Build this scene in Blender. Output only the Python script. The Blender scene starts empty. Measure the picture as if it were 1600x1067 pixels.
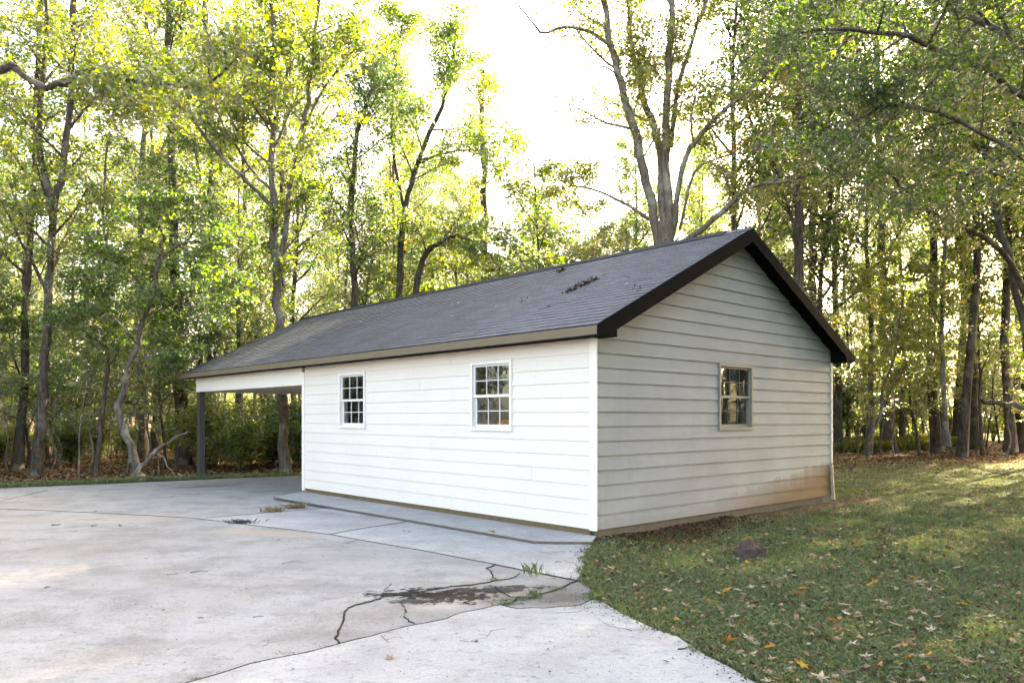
import bpy, bmesh, math, random
import numpy as np
from mathutils import Vector, Matrix

# ------------------------------------------------------------------ camera, sky, sun, exposure
SC = bpy.context.scene
COL = SC.collection
FPX, CX, HV, CAMH = 1191.0, 800.0, 652.0, 1.52      # focal length (px of a 1600 px frame), centre column, horizon row, eye height
cam = bpy.data.cameras.new('camera'); camo = bpy.data.objects.new('camera', cam); COL.objects.link(camo)
cam.sensor_width = 36.0; cam.lens = 36.0 * FPX / 1600.0
cam.shift_y = (HV - 533.5) / 1600.0
cam.clip_start = 0.1; cam.clip_end = 900.0
camo.location = (0, 0, CAMH); camo.rotation_euler = (math.radians(90), 0, 0)
SC.camera = camo

SUN_AZ, SUN_EL = math.radians(44.0), math.radians(28.5)      # azimuth from +Y (away from camera) towards +X
world = bpy.data.worlds.new('World'); SC.world = world; world.use_nodes = True
wn = world.node_tree.nodes; wl = world.node_tree.links
for n in list(wn): wn.remove(n)
sky = wn.new('ShaderNodeTexSky'); sky.sky_type = 'NISHITA'; sky.sun_disc = False
sky.sun_elevation = SUN_EL; sky.sun_rotation = SUN_AZ
sky.air_density = 1.0; sky.dust_density = 4.0; sky.ozone_density = 0.3
bg = wn.new('ShaderNodeBackground'); bg.inputs['Strength'].default_value = 0.15
wo = wn.new('ShaderNodeOutputWorld')
wl.new(sky.outputs[0], bg.inputs[0]); wl.new(bg.outputs[0], wo.inputs[0])

sl = bpy.data.lights.new('sun', 'SUN'); so = bpy.data.objects.new('sun', sl); COL.objects.link(so)
sl.energy = 5.0; sl.angle = math.radians(0.53); sl.color = (1.0, 0.92, 0.76)
sdir = Vector((math.sin(SUN_AZ) * math.cos(SUN_EL), math.cos(SUN_AZ) * math.cos(SUN_EL), math.sin(SUN_EL)))
so.rotation_euler = sdir.to_track_quat('Z', 'Y').to_euler(); so.location = sdir * 100

vs = SC.view_settings
vs.view_transform = 'Standard'; vs.look = 'None'; vs.gamma = 1.0; vs.use_curve_mapping = False
vs.exposure = 3.45
vs.use_white_balance = True; vs.white_balance_temperature = 8000; vs.white_balance_tint = 14
SC.render.engine = 'CYCLES'
cy = SC.cycles
cy.use_denoising = True; cy.use_adaptive_sampling = True; cy.adaptive_threshold = 0.02
cy.max_bounces = 5; cy.diffuse_bounces = 3; cy.glossy_bounces = 2; cy.transmission_bounces = 2; cy.transparent_max_bounces = 6
cy.caustics_reflective = False; cy.caustics_refractive = False

R = random.Random(7)
NR = np.random.default_rng(11)

# ------------------------------------------------------------------ helpers
def P(u, v, Y):
    """photo pixel at distance Y -> world point"""
    return Vector(((u - CX) / FPX * Y, Y, CAMH + (HV - v) / FPX * Y))

def G(u, v, z=-0.05):
    """photo pixel on the ground at height z -> (x, y)"""
    Y = FPX * (CAMH - z) / (v - HV)
    return ((u - CX) / FPX * Y, Y)

def tag(o, label=None, cat=None, group=None, kind=None):
    if label: o['label'] = label
    if cat: o['category'] = cat
    if group: o['group'] = group
    if kind: o['kind'] = kind
    return o

def empty(name, loc=(0, 0, 0), rz=0.0, parent=None):
    o = bpy.data.objects.new(name, None); COL.objects.link(o)
    o.location = loc; o.rotation_euler = (0, 0, rz); o.empty_display_size = 0.2
    if parent: o.parent = parent
    return o

def link(name, me, parent=None):
    o = bpy.data.objects.new(name, me); COL.objects.link(o)
    if parent: o.parent = parent
    return o

def np_mesh(name, verts, faces_n, loops, mat, smooth=False):
    """verts (N,3); faces_n = verts per face (array or int); loops = flat index array"""
    me = bpy.data.meshes.new(name)
    verts = np.asarray(verts, dtype=np.float32); loops = np.asarray(loops, dtype=np.int32).ravel()
    if np.isscalar(faces_n): faces_n = np.full(len(loops) // faces_n, faces_n, dtype=np.int32)
    faces_n = np.asarray(faces_n, dtype=np.int32)
    me.vertices.add(len(verts)); me.vertices.foreach_set('co', verts.ravel())
    me.loops.add(len(loops)); me.loops.foreach_set('vertex_index', loops)
    me.polygons.add(len(faces_n))
    starts = np.concatenate(([0], np.cumsum(faces_n)[:-1])).astype(np.int32)
    me.polygons.foreach_set('loop_start', starts)
    if smooth: me.polygons.foreach_set('use_smooth', np.ones(len(faces_n), dtype=bool))
    me.update(calc_edges=True)
    if mat: me.materials.append(mat)
    return me

class MB:
    """collects simple solids into one mesh"""
    def __init__(s): s.v = []; s.f = []
    def hexa(s, p):          # 8 points: bottom ring 0-3 (ccw from above), top ring 4-7
        b = len(s.v); s.v += [tuple(q) for q in p]
        for f in ((3, 2, 1, 0), (4, 5, 6, 7), (0, 1, 5, 4), (1, 2, 6, 5), (2, 3, 7, 6), (3, 0, 4, 7)):
            s.f.append(tuple(b + i for i in f))
        return s
    def box(s, x0, x1, y0, y1, z0, z1):
        return s.hexa([(x0, y0, z0), (x1, y0, z0), (x1, y1, z0), (x0, y1, z0), (x0, y0, z1), (x1, y0, z1), (x1, y1, z1), (x0, y1, z1)])
    def face(s, pts):
        b = len(s.v); s.v += [tuple(q) for q in pts]; s.f.append(tuple(range(b, b + len(pts)))); return s
    def prism(s, prof, a, b, fn):   # prof: list of 2d; fn(p2d, t)->3d ; caps included
        n = len(prof); k = len(s.v)
        s.v += [tuple(fn(q, a)) for q in prof] + [tuple(fn(q, b)) for q in prof]
        s.f.append(tuple(k + i for i in reversed(range(n)))); s.f.append(tuple(k + n + i for i in range(n)))
        for i in range(n):
            j = (i + 1) % n
            s.f.append((k + i, k + j, k + n + j, k + n + i))
        return s
    def mesh(s, name, mat, bevel=0.0):
        me = bpy.data.meshes.new(name); me.from_pydata(s.v, [], s.f)
        bm = bmesh.new(); bm.from_mesh(me)
        bmesh.ops.recalc_face_normals(bm, faces=bm.faces)
        if bevel > 0:
            bmesh.ops.bevel(bm, geom=list(bm.edges), offset=bevel, segments=1, affect='EDGES', clamp_overlap=True)
        bm.to_mesh(me); bm.free(); me.update()
        if mat: me.materials.append(mat)
        return me
    def build(s, name, mat, parent=None, bevel=0.0):
        return link(name, s.mesh(name, mat, bevel), parent)

# ------------------------------------------------------------------ node materials
class NT:
    def __init__(s, name):
        s.m = bpy.data.materials.new(name); s.m.use_nodes = True; s.t = s.m.node_tree
        for n in list(s.t.nodes): s.t.nodes.remove(n)
        s.out = s.t.nodes.new('ShaderNodeOutputMaterial')
    def n(s, typ, ins=None, **kw):
        nd = s.t.nodes.new(typ)
        for k, v in kw.items(): setattr(nd, k, v)
        for k, v in (ins or {}).items(): s.set(nd.inputs[k], v)
        return nd
    def set(s, sock, v):
        if isinstance(v, bpy.types.NodeSocket): s.t.links.new(v, sock)
        elif isinstance(v, bpy.types.Node): s.t.links.new(v.outputs[0], sock)
        else:
            if isinstance(v, tuple) and len(v) == 3 and sock.type == 'RGBA': v = (*v, 1)
            sock.default_value = v
    def noise(s, vec, scale, detail=4, rough=0.55, dist=0.0):
        return s.n('ShaderNodeTexNoise', {'Vector': vec, 'Scale': scale, 'Detail': detail, 'Roughness': rough, 'Distortion': dist}).outputs[0]
    def ramp(s, fac, stops, interp='LINEAR'):
        r = s.n('ShaderNodeValToRGB', {'Fac': fac}); cr = r.color_ramp; cr.interpolation = interp
        while len(cr.elements) < len(stops): cr.elements.new(0.5)
        for e, (p, c) in zip(cr.elements, stops):
            e.position = p; e.color = (*c, 1) if isinstance(c, tuple) else (c, c, c, 1)
        return r.outputs[0]
    def mix(s, fac, a, b, blend='MIX'):
        m = s.n('ShaderNodeMix', data_type='RGBA', blend_type=blend)
        s.set(m.inputs[0], fac); s.set(m.inputs[6], a); s.set(m.inputs[7], b); return m.outputs[2]
    def math(s, op, a, b=0.0, c=None):
        m = s.n('ShaderNodeMath', operation=op); s.set(m.inputs[0], a); s.set(m.inputs[1], b)
        if c is not None: s.set(m.inputs[2], c)
        return m.outputs[0]
    def maprange(s, v, a, b, c=0.0, d=1.0):
        m = s.n('ShaderNodeMapRange', {'Value': v, 'From Min': a, 'From Max': b, 'To Min': c, 'To Max': d}); return m.outputs[0]
    def mapping(s, vec, scale=(1, 1, 1), loc=(0, 0, 0), rot=(0, 0, 0)):
        return s.n('ShaderNodeMapping', {'Vector': vec, 'Scale': scale, 'Location': loc, 'Rotation': rot}).outputs[0]
    def coord(s, which='Object'): return s.n('ShaderNodeTexCoord').outputs[which]
    def pos(s): return s.n('ShaderNodeNewGeometry').outputs['Position']
    def island(s): return s.n('ShaderNodeNewGeometry').outputs['Random Per Island']
    def orand(s): return s.n('ShaderNodeObjectInfo').outputs['Random']
    def bump(s, h, strength=0.3, dist=0.01):
        return s.n('ShaderNodeBump', {'Height': h, 'Strength': strength, 'Distance': dist}).outputs[0]
    def principled(s, col, rough=0.8, spec=0.3, normal=None, metallic=0.0):
        b = s.n('ShaderNodeBsdfPrincipled', {'Base Color': col, 'Roughness': rough, 'Specular IOR Level': spec, 'Metallic': metallic})
        if normal is not None: s.set(b.inputs['Normal'], normal)
        s.t.links.new(b.outputs[0], s.out.inputs['Surface']); return s.m

M = {}
def leaf_mat(name, stops, trans=0.58, tcol=(3.0, 3.15, 0.55), gloss=0.4, tree_var=0.25):
    t = NT(name)
    r = t.island()
    f = t.math('ADD', t.math('MULTIPLY', r, 1.0 - tree_var), t.math('MULTIPLY', t.orand(), tree_var))
    # colour drifts in broad clumps through a crown, as whole sprays turn together
    cl = t.noise(t.coord('Object'), 0.55, 2, 0.5)
    f = t.math('ADD', f, t.math('MULTIPLY', t.math('SUBTRACT', cl, 0.5), 0.7))
    col = t.ramp(f, stops)
    d = t.n('ShaderNodeBsdfDiffuse', {'Color': col})
    tc = t.mix(1.0, col, tcol, 'MULTIPLY')
    tr = t.n('ShaderNodeBsdfTranslucent', {'Color': tc})
    m1 = t.n('ShaderNodeMixShader', {0: trans, 1: d.outputs[0], 2: tr.outputs[0]})
    g = t.n('ShaderNodeBsdfGlossy', {'Color': (1, 1, 1), 'Roughness': gloss})
    fr = t.n('ShaderNodeFresnel', {'IOR': 1.33})
    m2 = t.n('ShaderNodeMixShader', {0: fr.outputs[0], 1: m1.outputs[0], 2: g.outputs[0]})
    t.t.links.new(m2.outputs[0], t.out.inputs['Surface'])
    return t.m

GREEN = [(0.0, (.032, .070, .015)), (.35, (.058, .122, .019)), (.65, (.098, .168, .023)), (.85, (.165, .200, .027)), (.95, (.24, .215, .03)), (1.0, (.30, .18, .025))]
YELLOW = [(0.0, (.058, .106, .017)), (.3, (.102, .160, .023)), (.6, (.175, .205, .026)), (.85, (.26, .235, .028)), (.95, (.32, .215, .025)), (1.0, (.34, .14, .02))]
DARK = [(0.0, (.023, .054, .016)), (.45, (.040, .090, .022)), (.8, (.075, .128, .026)), (.96, (.13, .15, .026)), (1.0, (.24, .19, .02))]
OAK = [(0.0, (.042, .080, .036)), (.5, (.074, .132, .050)), (.85, (.118, .174, .056)), (.97, (.16, .17, .035)), (1.0, (.30, .18, .02))]
M['leaf_green'] = leaf_mat('leaf_green', GREEN)
M['leaf_yellow'] = leaf_mat('leaf_yellow', YELLOW, trans=0.5)
M['leaf_dark'] = leaf_mat('leaf_dark', DARK, trans=0.4)
M['leaf_oak'] = leaf_mat('leaf_oak', OAK, trans=0.54, gloss=0.35)

def bark_mat(name, dark, light, lichen):
    t = NT(name); c = t.coord('Object')
    st = t.mapping(c, (9, 9, 1.4))
    n1 = t.noise(st, 2.2, 6, 0.65, 0.6)
    n2 = t.noise(c, 1.7, 5, 0.6)
    col = t.mix(t.ramp(n1, [(.35, 0.0), (.62, 1.0)]), dark, light)
    col = t.mix(t.math('MULTIPLY', t.ramp(n2, [(.52, 0.0), (.60, 1.0)]), 0.75), col, lichen)
    n3 = t.noise(c, 14, 4, 0.7)
    col = t.mix(0.5, col, t.ramp(n3, [(.3, .35), (.7, 1.0)]), 'MULTIPLY')
    return t.principled(col, 0.9, 0.15, t.bump(n1, 0.9, 0.03))
M['bark_grey'] = bark_mat('bark_grey', (.055, .048, .040), (.19, .168, .140), (.27, .26, .23))
M['bark_brown'] = bark_mat('bark_brown', (.036, .030, .025), (.125, .103, .080), (.18, .168, .14))
M['bark_pale'] = bark_mat('bark_pale', (.09, .078, .06), (.24, .20, .155), (.32, .30, .25))

def siding_mat(name, on_gable):
    """white painted boards; garage coordinates: x along the gable, y along the front"""
    t = NT(name); c = t.coord('Object')
    sep = t.n('ShaderNodeSeparateXYZ', {0: c}); x, y, z = sep.outputs
    grain = t.noise(t.mapping(c, (1.3, 1.3, 38)), 3.0, 5, 0.6)
    blot = t.noise(c, 1.1, 5, 0.6)
    col = t.mix(t.ramp(blot, [(.3, 0.0), (.75, 1.0)]), (.245, .260, .270) if on_gable else (.635, .592, .545), (.208, .223, .234) if on_gable else (.605, .557, .505))  # gable boards take a much darker grey base than the front ones
    col = t.mix(t.math('MULTIPLY', t.ramp(grain, [(.25, 1.0), (.5, 0.0)]), .16), col, (.17, .17, .155) if on_gable else (.45, .43, .37))
    # small scuffs and nail marks
    sp = t.noise(c, 26, 2, 0.5)
    col = t.mix(t.ramp(sp, [(.735, 0.0), (.76, .8 if on_gable else .35)]), col, (.20, .19, .16))
    # faint vertical runs
    run = t.noise(t.mapping(c, (9, 9, .35)), 2.0, 4, 0.6)
    col = t.mix(t.math('MULTIPLY', t.ramp(run, [(.5, 0.0), (.75, 1.0)]), .42 if on_gable else .08), col, (.20, .20, .175) if on_gable else (.42, .41, .34))
    if on_gable:
        # grey-green film of algae, red clay splashed on the lowest boards, worst at the back corner
        alg = t.noise(c, .8, 5, .65)
        col = t.mix(t.math('MULTIPLY', t.ramp(alg, [(.32, 0.0), (.62, 1.0)]), .55), col, (.158, .174, .172))
        back = t.maprange(x, 2.2, 6.4)
        top = t.math('ADD', t.math('MULTIPLY', back, .52), .18)
        top = t.math('ADD', top, t.math('MULTIPLY', t.math('SUBTRACT', t.noise(t.mapping(c, (2.5, 2.5, .6)), 1.6, 4, .6), .5), .35))
        clay = t.math('SUBTRACT', 1.0, t.math('DIVIDE', z, top)); clay = t.n('ShaderNodeClamp', {0: clay}).outputs[0]
        clay = t.math('MULTIPLY', t.math('POWER', clay, .45), t.math('ADD', t.math('MULTIPLY', back, 1.3), .25))
        clay = t.n('ShaderNodeClamp', {0: clay}).outputs[0]
        col = t.mix(clay, col, t.mix(t.noise(c, 7, 4, .6), (.050, .024, .008), (.105, .056, .020)))
    return t.principled(col, 0.6, 0.35, t.bump(grain, 0.25, 0.004))
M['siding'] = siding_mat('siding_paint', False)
M['siding_gable'] = siding_mat('siding_paint_gable', True)

def plain(name, col, rough=0.6, spec=0.3, var=0.2, scale=6.0, bump=0.15):
    t = NT(name); c = t.coord('Object')
    n = t.noise(c, scale, 5, .6)
    cc = t.mix(n, tuple(k * (1 - var) for k in col), tuple(min(1, k * (1 + var)) for k in col))
    return t.principled(cc, rough, spec, t.bump(t.noise(c, scale * 6, 4, .6), bump, .004))
M['white_trim'] = plain('white_trim', (.68, .65, .60), .5, .4, .06)
M['vinyl'] = plain('white_window_vinyl', (.66, .65, .63), .4, .4, .04)
M['vinyl_gable'] = plain('gable_window_vinyl', (.18, .176, .15), .5, .3, .12)  # gable window frame, darker grey than the front frames
M['taupe'] = plain('taupe_fascia_paint', (.145, .116, .078), .6, .2, .12, 3)
M['black_trim'] = plain('black_trim_paint', (.0032, .0032, .0036), .75, .05, .25, 4)
M['post'] = plain('charcoal_post_paint', (.050, .046, .044), .6, .2, .15, 4)
M['sill'] = plain('weathered_sill_wood', (.13, .095, .055), .9, .1, .35, 8)
M['ceiling'] = plain('cream_ceiling_paint', (.62, .58, .49), .7, .2, .08)
M['interior'] = plain('bare_interior_board', (.17, .14, .11), .8, .1, .2, 3)
M['found'] = plain('stained_foundation', (.105, .085, .062), .9, .1, .4, 6, .5)
M['iron'] = plain('dark_vent', (.018, .018, .02), .7, .2, .2)

def shingle_mat():
    t = NT('asphalt_shingle'); c = t.coord('Object')
    base = t.ramp(t.orand(), [(0, (.040, .044, .055)), (.5, (.057, .062, .077)), (1, (.076, .082, .101))])
    isl = t.ramp(t.island(), [(0, (.040, .044, .055)), (.5, (.057, .062, .077)), (1, (.076, .082, .101))])
    col = t.mix(.5, base, isl)
    gr = t.noise(c, 160, 2, .6)
    col = t.mix(.6, col, t.ramp(gr, [(.3, .45), (.7, 1.5)]), 'MULTIPLY')
    run = t.noise(t.mapping(c, (.5, 1.1, .5)), 1.4, 5, .6)
    col = t.mix(t.math('MULTIPLY', t.ramp(run, [(.42, 0.), (.68, 1.)]), .55), col, (.022, .022, .026))
    return t.principled(col, .75, .35, t.bump(gr, .35, .004))
M['shingle'] = shingle_mat()

def glass_mat():
    t = NT('window_glass')
    fr = t.n('ShaderNodeFresnel', {'IOR': 1.52})
    c = t.coord('Object')
    nb = t.bump(t.noise(c, 2.6, 2, .5), .05, .05)
    g = t.n('ShaderNodeBsdfGlossy', {'Color': (.95, .97, 1.0), 'Roughness': .015, 'Normal': nb})
    tr = t.n('ShaderNodeBsdfTransparent', {'Color': (.78, .82, .80)})
    dirt = t.n('ShaderNodeBsdfDiffuse', {'Color': (.35, .34, .30)})
    f = t.math('MINIMUM', t.math('ADD', t.math('MULTIPLY', fr.outputs[0], 1.25), .025), .9)
    m1 = t.n('ShaderNodeMixShader', {0: f, 1: tr.outputs[0], 2: g.outputs[0]})
    df = t.math('MULTIPLY', t.ramp(t.noise(c, 5, 4, .6), [(.45, 0.), (.8, 1.)]), .10)
    m2 = t.n('ShaderNodeMixShader', {0: df, 1: m1.outputs[0], 2: dirt.outputs[0]})
    t.t.links.new(m2.outputs[0], t.out.inputs['Surface']); return t.m
M['glass'] = glass_mat()

def blob(t, pos, x, y, rx, ry, rot=0.0, wob=0.5, nscale=3.0, inner=.2):
    """soft irregular stain mask around a ground point"""
    mp = t.n('ShaderNodeMapping', {'Vector': pos, 'Location': (x, y, 0), 'Rotation': (0, 0, rot), 'Scale': (rx, ry, 1e6)}, vector_type='TEXTURE')
    ln = t.n('ShaderNodeVectorMath', {0: t.n('ShaderNodeVectorMath', {0: mp.outputs[0], 1: (1, 1, 0)}, operation='MULTIPLY').outputs[0]}, operation='LENGTH').outputs['Value']
    if not hasattr(t, 'shared'): t.shared = {}
    if nscale not in t.shared: t.shared[nscale] = t.math('SUBTRACT', t.noise(pos, nscale, 5, .7), .5)
    d = t.math('ADD', ln, t.math('MULTIPLY', t.shared[nscale], wob * 3))
    return t.maprange(d, 1.0, inner, 0.0, 1.0)

def concrete_mat(name, tone, warm, grime):
    t = NT(name); p = t.pos()
    big = t.noise(p, .35, 5, .6, .5); mid = t.noise(p, 1.6, 6, .68); fine = t.noise(p, 45, 4, .75); agg = t.noise(p, 190, 2, .6)
    tone *= .66
    a = tuple(k * tone for k in (.497, .492, .480)); b = tuple(k * tone * .82 for k in warm)
    col = t.mix(t.ramp(big, [(.35, 0.), (.68, 1.)]), a, b)
    col = t.mix(t.math('MULTIPLY', t.ramp(mid, [(.45, 0.), (.66, 1.)]), grime * 1.15), col, tuple(k * tone for k in (.25, .235, .225)))
    # broom marks and tyre-worn streaks running down the drive
    stv = t.mapping(p, (.55, 3.4, 1), rot=(0, 0, math.radians(-32)))
    stn = t.noise(stv, 1.2, 5, .6)
    col = t.mix(t.math('MULTIPLY', t.ramp(stn, [(.5, 0.), (.75, 1.)]), grime * 1.0), col, tuple(k * tone for k in (.30, .285, .28)))
    col = t.mix(.55, col, t.ramp(fine, [(.25, .42), (.5, 1.0), (.8, 1.25)]), 'MULTIPLY')
    col = t.mix(.4, col, t.ramp(agg, [(.3, .55), (.5, 1.0), (.75, 1.25)]), 'MULTIPLY')
    pit = t.noise(p, 17, 3, .6)
    col = t.mix(t.ramp(pit, [(.62, 0.), (.70, .6)]), col, (.12, .112, .105))
    fl = t.noise(t.mapping(p, (7, 11, 1), rot=(0, 0, .5)), 1.0, 7, .78)
    col = t.mix(t.ramp(fl, [(.53, 0.), (.66, .62)]), col, (.15, .142, .138))
    # black mould where water stands by the broken corner, oil under the carport
    def st(col, uv, rx, ry, rot, amt, c=(.055, .052, .05), z=-.05, wob=.5, ns=3.0, inner=.2):
        gx, gy = G(*uv, z); return t.mix(t.math('MULTIPLY', blob(t, p, gx, gy, rx, ry, rot, wob, ns, inner), amt), col, c)
    col = st(col, (790, 925), 1.2, .62, .1, .75, (.15, .14, .125))
    col = st(col, (885, 932), .75, .42, 0, .8, (.085, .078, .065))
    col = st(col, (660, 870), 1.3, .55, -.5, .42, (.22, .21, .20))
    col = st(col, (315, 760), .9, .35, .4, .85, (.07, .065, .06), -.09)
    col = st(col, (345, 756), .7, .25, .4, .7, (.09, .085, .08), -.09)
    col = st(col, (430, 767), .8, .3, .3, .6, (.12, .115, .11), -.08)
    col = st(col, (250, 777), 1.0, .22, .3, .45, (.14, .135, .13), -.08)
    col = st(col, (500, 800), 1.2, .3, -.8, .5, (.17, .165, .16))
    col = st(col, (160, 810), 2.5, .7, .2, .35, (.36, .30, .23))
    col = st(col, (420, 832), 1.2, .3, -.4, .45, (.36, .26, .15))
    col = st(col, (470, 870), 2.2, .6, -.7, .4, (.27, .255, .245))
    col = st(col, (250, 920), 1.5, .35, -.6, .38, (.27, .265, .265))
    col = st(col, (340, 1000), .9, .25, -.5, .35, (.26, .25, .245))
    col = st(col, (690, 930), .58, .26, -.15, .95, (.006, .006, .006), wob=1.3, ns=9, inner=.7)
    col = st(col, (745, 922), .6, .16, .25, .85, (.010, .010, .009), wob=1.3, ns=9, inner=.7)
    col = st(col, (640, 938), .25, .10, .1, .8, (.014, .013, .012), wob=.8, ns=7, inner=.7)
    h = t.math('ADD', t.math('MULTIPLY', fine, .7), t.math('MULTIPLY', agg, .5))
    return t.principled(col, .92, .10, t.bump(h, .6, .006))
M['concrete'] = concrete_mat('concrete_old', .95, (.47, .44, .405), .55)
M['concrete_new'] = concrete_mat('concrete_pale', 1.10, (.50, .49, .475), .36)
M['concrete_dark'] = concrete_mat('concrete_broken', .90, (.45, .42, .385), .6)

def ground_mat():
    t = NT('ground_soil'); p = t.pos()
    at = t.n('ShaderNodeVertexColor', layer_name='zone').outputs[0]
    sep = t.n('ShaderNodeSeparateColor', {0: at}).outputs
    n1 = t.noise(p, 1.3, 6, .65); n2 = t.noise(p, 11, 5, .7); n3 = t.noise(p, 60, 3, .7)
    litter = t.mix(t.ramp(n2, [(.3, 0.), (.7, 1.)]), (.050, .028, .016), (.17, .095, .05))
    litter = t.mix(t.math('MULTIPLY', t.ramp(n3, [(.45, 0.), (.7, 1.)]), .5), litter, (.24, .17, .10))
    soil = t.mix(n2, (.055, .036, .022), (.125, .080, .048))
    turf = t.mix(t.ramp(n2, [(.3, 0.), (.7, 1.)]), (.028, .042, .014), (.062, .085, .026))
    turf = t.mix(t.ramp(n1, [(.45, 0.), (.65, .7)]), turf, soil)
    red = t.mix(n2, (.060, .036, .021), (.115, .070, .042))
    mead = t.mix(n2, (.10, .12, .025), (.20, .17, .05))
    col = t.mix(sep[0], litter, turf)
    col = t.mix(sep[1], col, red)
    col = t.mix(sep[2], col, mead)
    h = t.math('ADD', n2, t.math('MULTIPLY', n3, .5))
    return t.principled(col, .95, .1, t.bump(h, .9, .03))
M['ground'] = ground_mat()

def grass_mat(name, stops):
    t = NT(name)
    cl = t.noise(t.pos(), .9, 4, .6)
    f = t.math('ADD', t.math('MULTIPLY', t.island(), .7), t.math('MULTIPLY', cl, .45))
    col = t.ramp(f, stops)
    d = t.n('ShaderNodeBsdfDiffuse', {'Color': col})
    tr = t.n('ShaderNodeBsdfTranslucent', {'Color': t.mix(1.0, col, (1.5, 1.4, .45), 'MULTIPLY')})
    m = t.n('ShaderNodeMixShader', {0: .35, 1: d.outputs[0], 2: tr.outputs[0]})
    g = t.n('ShaderNodeBsdfGlossy', {'Color': (1, 1, 1), 'Roughness': .45})
    m2 = t.n('ShaderNodeMixShader', {0: .035, 1: m.outputs[0], 2: g.outputs[0]})
    t.t.links.new(m2.outputs[0], t.out.inputs['Surface']); return t.m
M['grass'] = grass_mat('lawn_blades', [(0.1, (.046, .074, .030)), (.45, (.076, .116, .048)), (.75, (.114, .154, .066)), (.94, (.19, .18, .10)), (1.0, (.30, .24, .15))])
M['clover'] = grass_mat('clover_leaves', [(0.1, (.050, .074, .042)), (.5, (.082, .112, .064)), (.85, (.12, .15, .092)), (1.0, (.17, .19, .12))])
M['tall_grass'] = grass_mat('tall_grass', [(0.1, (.07, .09, .018)), (.5, (.13, .14, .025)), (.85, (.20, .18, .04)), (1.0, (.28, .2, .06))])
M['dry_grass'] = grass_mat('dry_stalks', [(0.1, (.10, .075, .045)), (.5, (.19, .145, .085)), (1.0, (.30, .24, .15))])

def dead_leaf_mat(name, stops):
    t = NT(name); c = t.coord('Object')
    f = t.math('FRACT', t.math('ADD', t.orand(), t.island()))
    col = t.ramp(f, stops)
    col = t.mix(.5, col, t.ramp(t.noise(c, 40, 3, .6), [(.3, .55), (.7, 1.15)]), 'MULTIPLY')
    d = t.n('ShaderNodeBsdfDiffuse', {'Color': col}); tr = t.n('ShaderNodeBsdfTranslucent', {'Color': col})
    m = t.n('ShaderNodeMixShader', {0: .25, 1: d.outputs[0], 2: tr.outputs[0]})
    t.t.links.new(m.outputs[0], t.out.inputs['Surface']); return t.m
M['dead_tan'] = dead_leaf_mat('dead_leaf_tan', [(0, (.22, .14, .085)), (.35, (.34, .24, .16)), (.7, (.44, .335, .24)), (1, (.50, .40, .30))])
M['dead_orange'] = dead_leaf_mat('dead_leaf_orange', [(0, (.26, .09, .02)), (.5, (.42, .19, .03)), (1, (.50, .30, .05))])
M['dead_brown'] = dead_leaf_mat('dead_leaf_brown', [(0, (.045, .026, .017)), (.5, (.085, .048, .03)), (1, (.15, .09, .055))])
M['litter'] = dead_leaf_mat('leaf_litter', [(0, (.05, .028, .018)), (.4, (.13, .075, .045)), (.7, (.26, .17, .10)), (.9, (.38, .28, .19)), (1, (.40, .2, .04))])
M['twig'] = plain('twig_bark', (.075, .06, .05), .9, .1, .4, 20)

# ------------------------------------------------------------------ ground, driveway
CORNER = Vector((1.088, 9.89, 0.0)); ROT = math.atan2(.6738, .7389)
FD = Vector((-.6738, .7389, 0)); GD = Vector((.7389, .6738, 0))
def L2W(x, y): q = CORNER + GD * x + FD * y; return (q.x, q.y)
def drive_z(y): return -.05 - .05 * min(1.0, max(0.0, (y - 11.5) / 8.5))

def jag(a, b, n, amp, rng):
    """irregular crack between two points, ends kept: midpoint displacement"""
    pts = [Vector((*a, 0)), Vector((*b, 0))]; k = amp * 1.6
    while len(pts) - 1 < n:
        out = [pts[0]]
        for p_, q_ in zip(pts, pts[1:]):
            d = q_ - p_; nr = Vector((-d.y, d.x, 0)).normalized() if d.length > 0 else Vector((0, 0, 0))
            out += [(p_ + q_) / 2 + nr * rng.uniform(-k, k), q_]
        pts = out; k *= .62
    return [(q.x, q.y) for q in pts[1:-1]]
def crackline(px, amp, rng, z=-.05, per=0.11):
    w = [G(u, v, z) for u, v in px]; out = [w[0]]
    for a, b in zip(w, w[1:]):
        n = max(2, int(math.dist(a, b) / per)); out += jag(a, b, n, amp, rng) + [b]
    return out

rg = random.Random(3)
J0 = (306, 809.5); J1 = (514.5, 834.5); J2 = (774, 881.5); J3 = (903, 906.6); A0 = (528, 1006); A1 = (783, 945)
lineE = [(-19.5, 16.0)] + [G(u, v) for u, v in ((-80, 790.5), (0, 794), (81, 797), (237, 805))] + [G(*J0)]
lineB1 = crackline([J0, (390, 820), J1], .004, rg, per=.3)
lineB2 = crackline([J1, (549, 841), (672, 862), (729, 873), J2], .005, rg, per=.3)
lineB3 = crackline([J2, (822, 891.6), (861, 898.5), J3], .008, rg, per=.15)
lineA = [(-6.2, 0.2)] + crackline([(290, 1067), (390, 1037), (480, 1019), A0], .008, rg, per=.2)
lineA2 = crackline([A0, (579, 994), (648, 976), (696, 967), (720, 957), (762, 949), A1], .010, rg, per=.12)
crack1 = crackline([A0, (528, 984), (538, 960), (541, 952), (564, 943), (579, 939), (602, 930.5), (630, 929), (651, 925), (696, 918), (717, 915), (750, 911), (776, 906), (770, 897), (759, 887), J2], .016, rg, per=.06)
crack2 = crackline([A1, (810, 932), (834, 933), (867, 922), J3], .018, rg, per=.06)
crack3 = crackline([A1, (810, 951), (850, 950), (906, 945), (922, 937)], .014, rg, per=.08)
edgeR1 = [G(u, v) for u, v in ((906.5, 898), (911, 888), (916, 868), (926, 850))]
edgeP2 = [G(u, v) for u, v in ((916, 909), (926, 919))]
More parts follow.
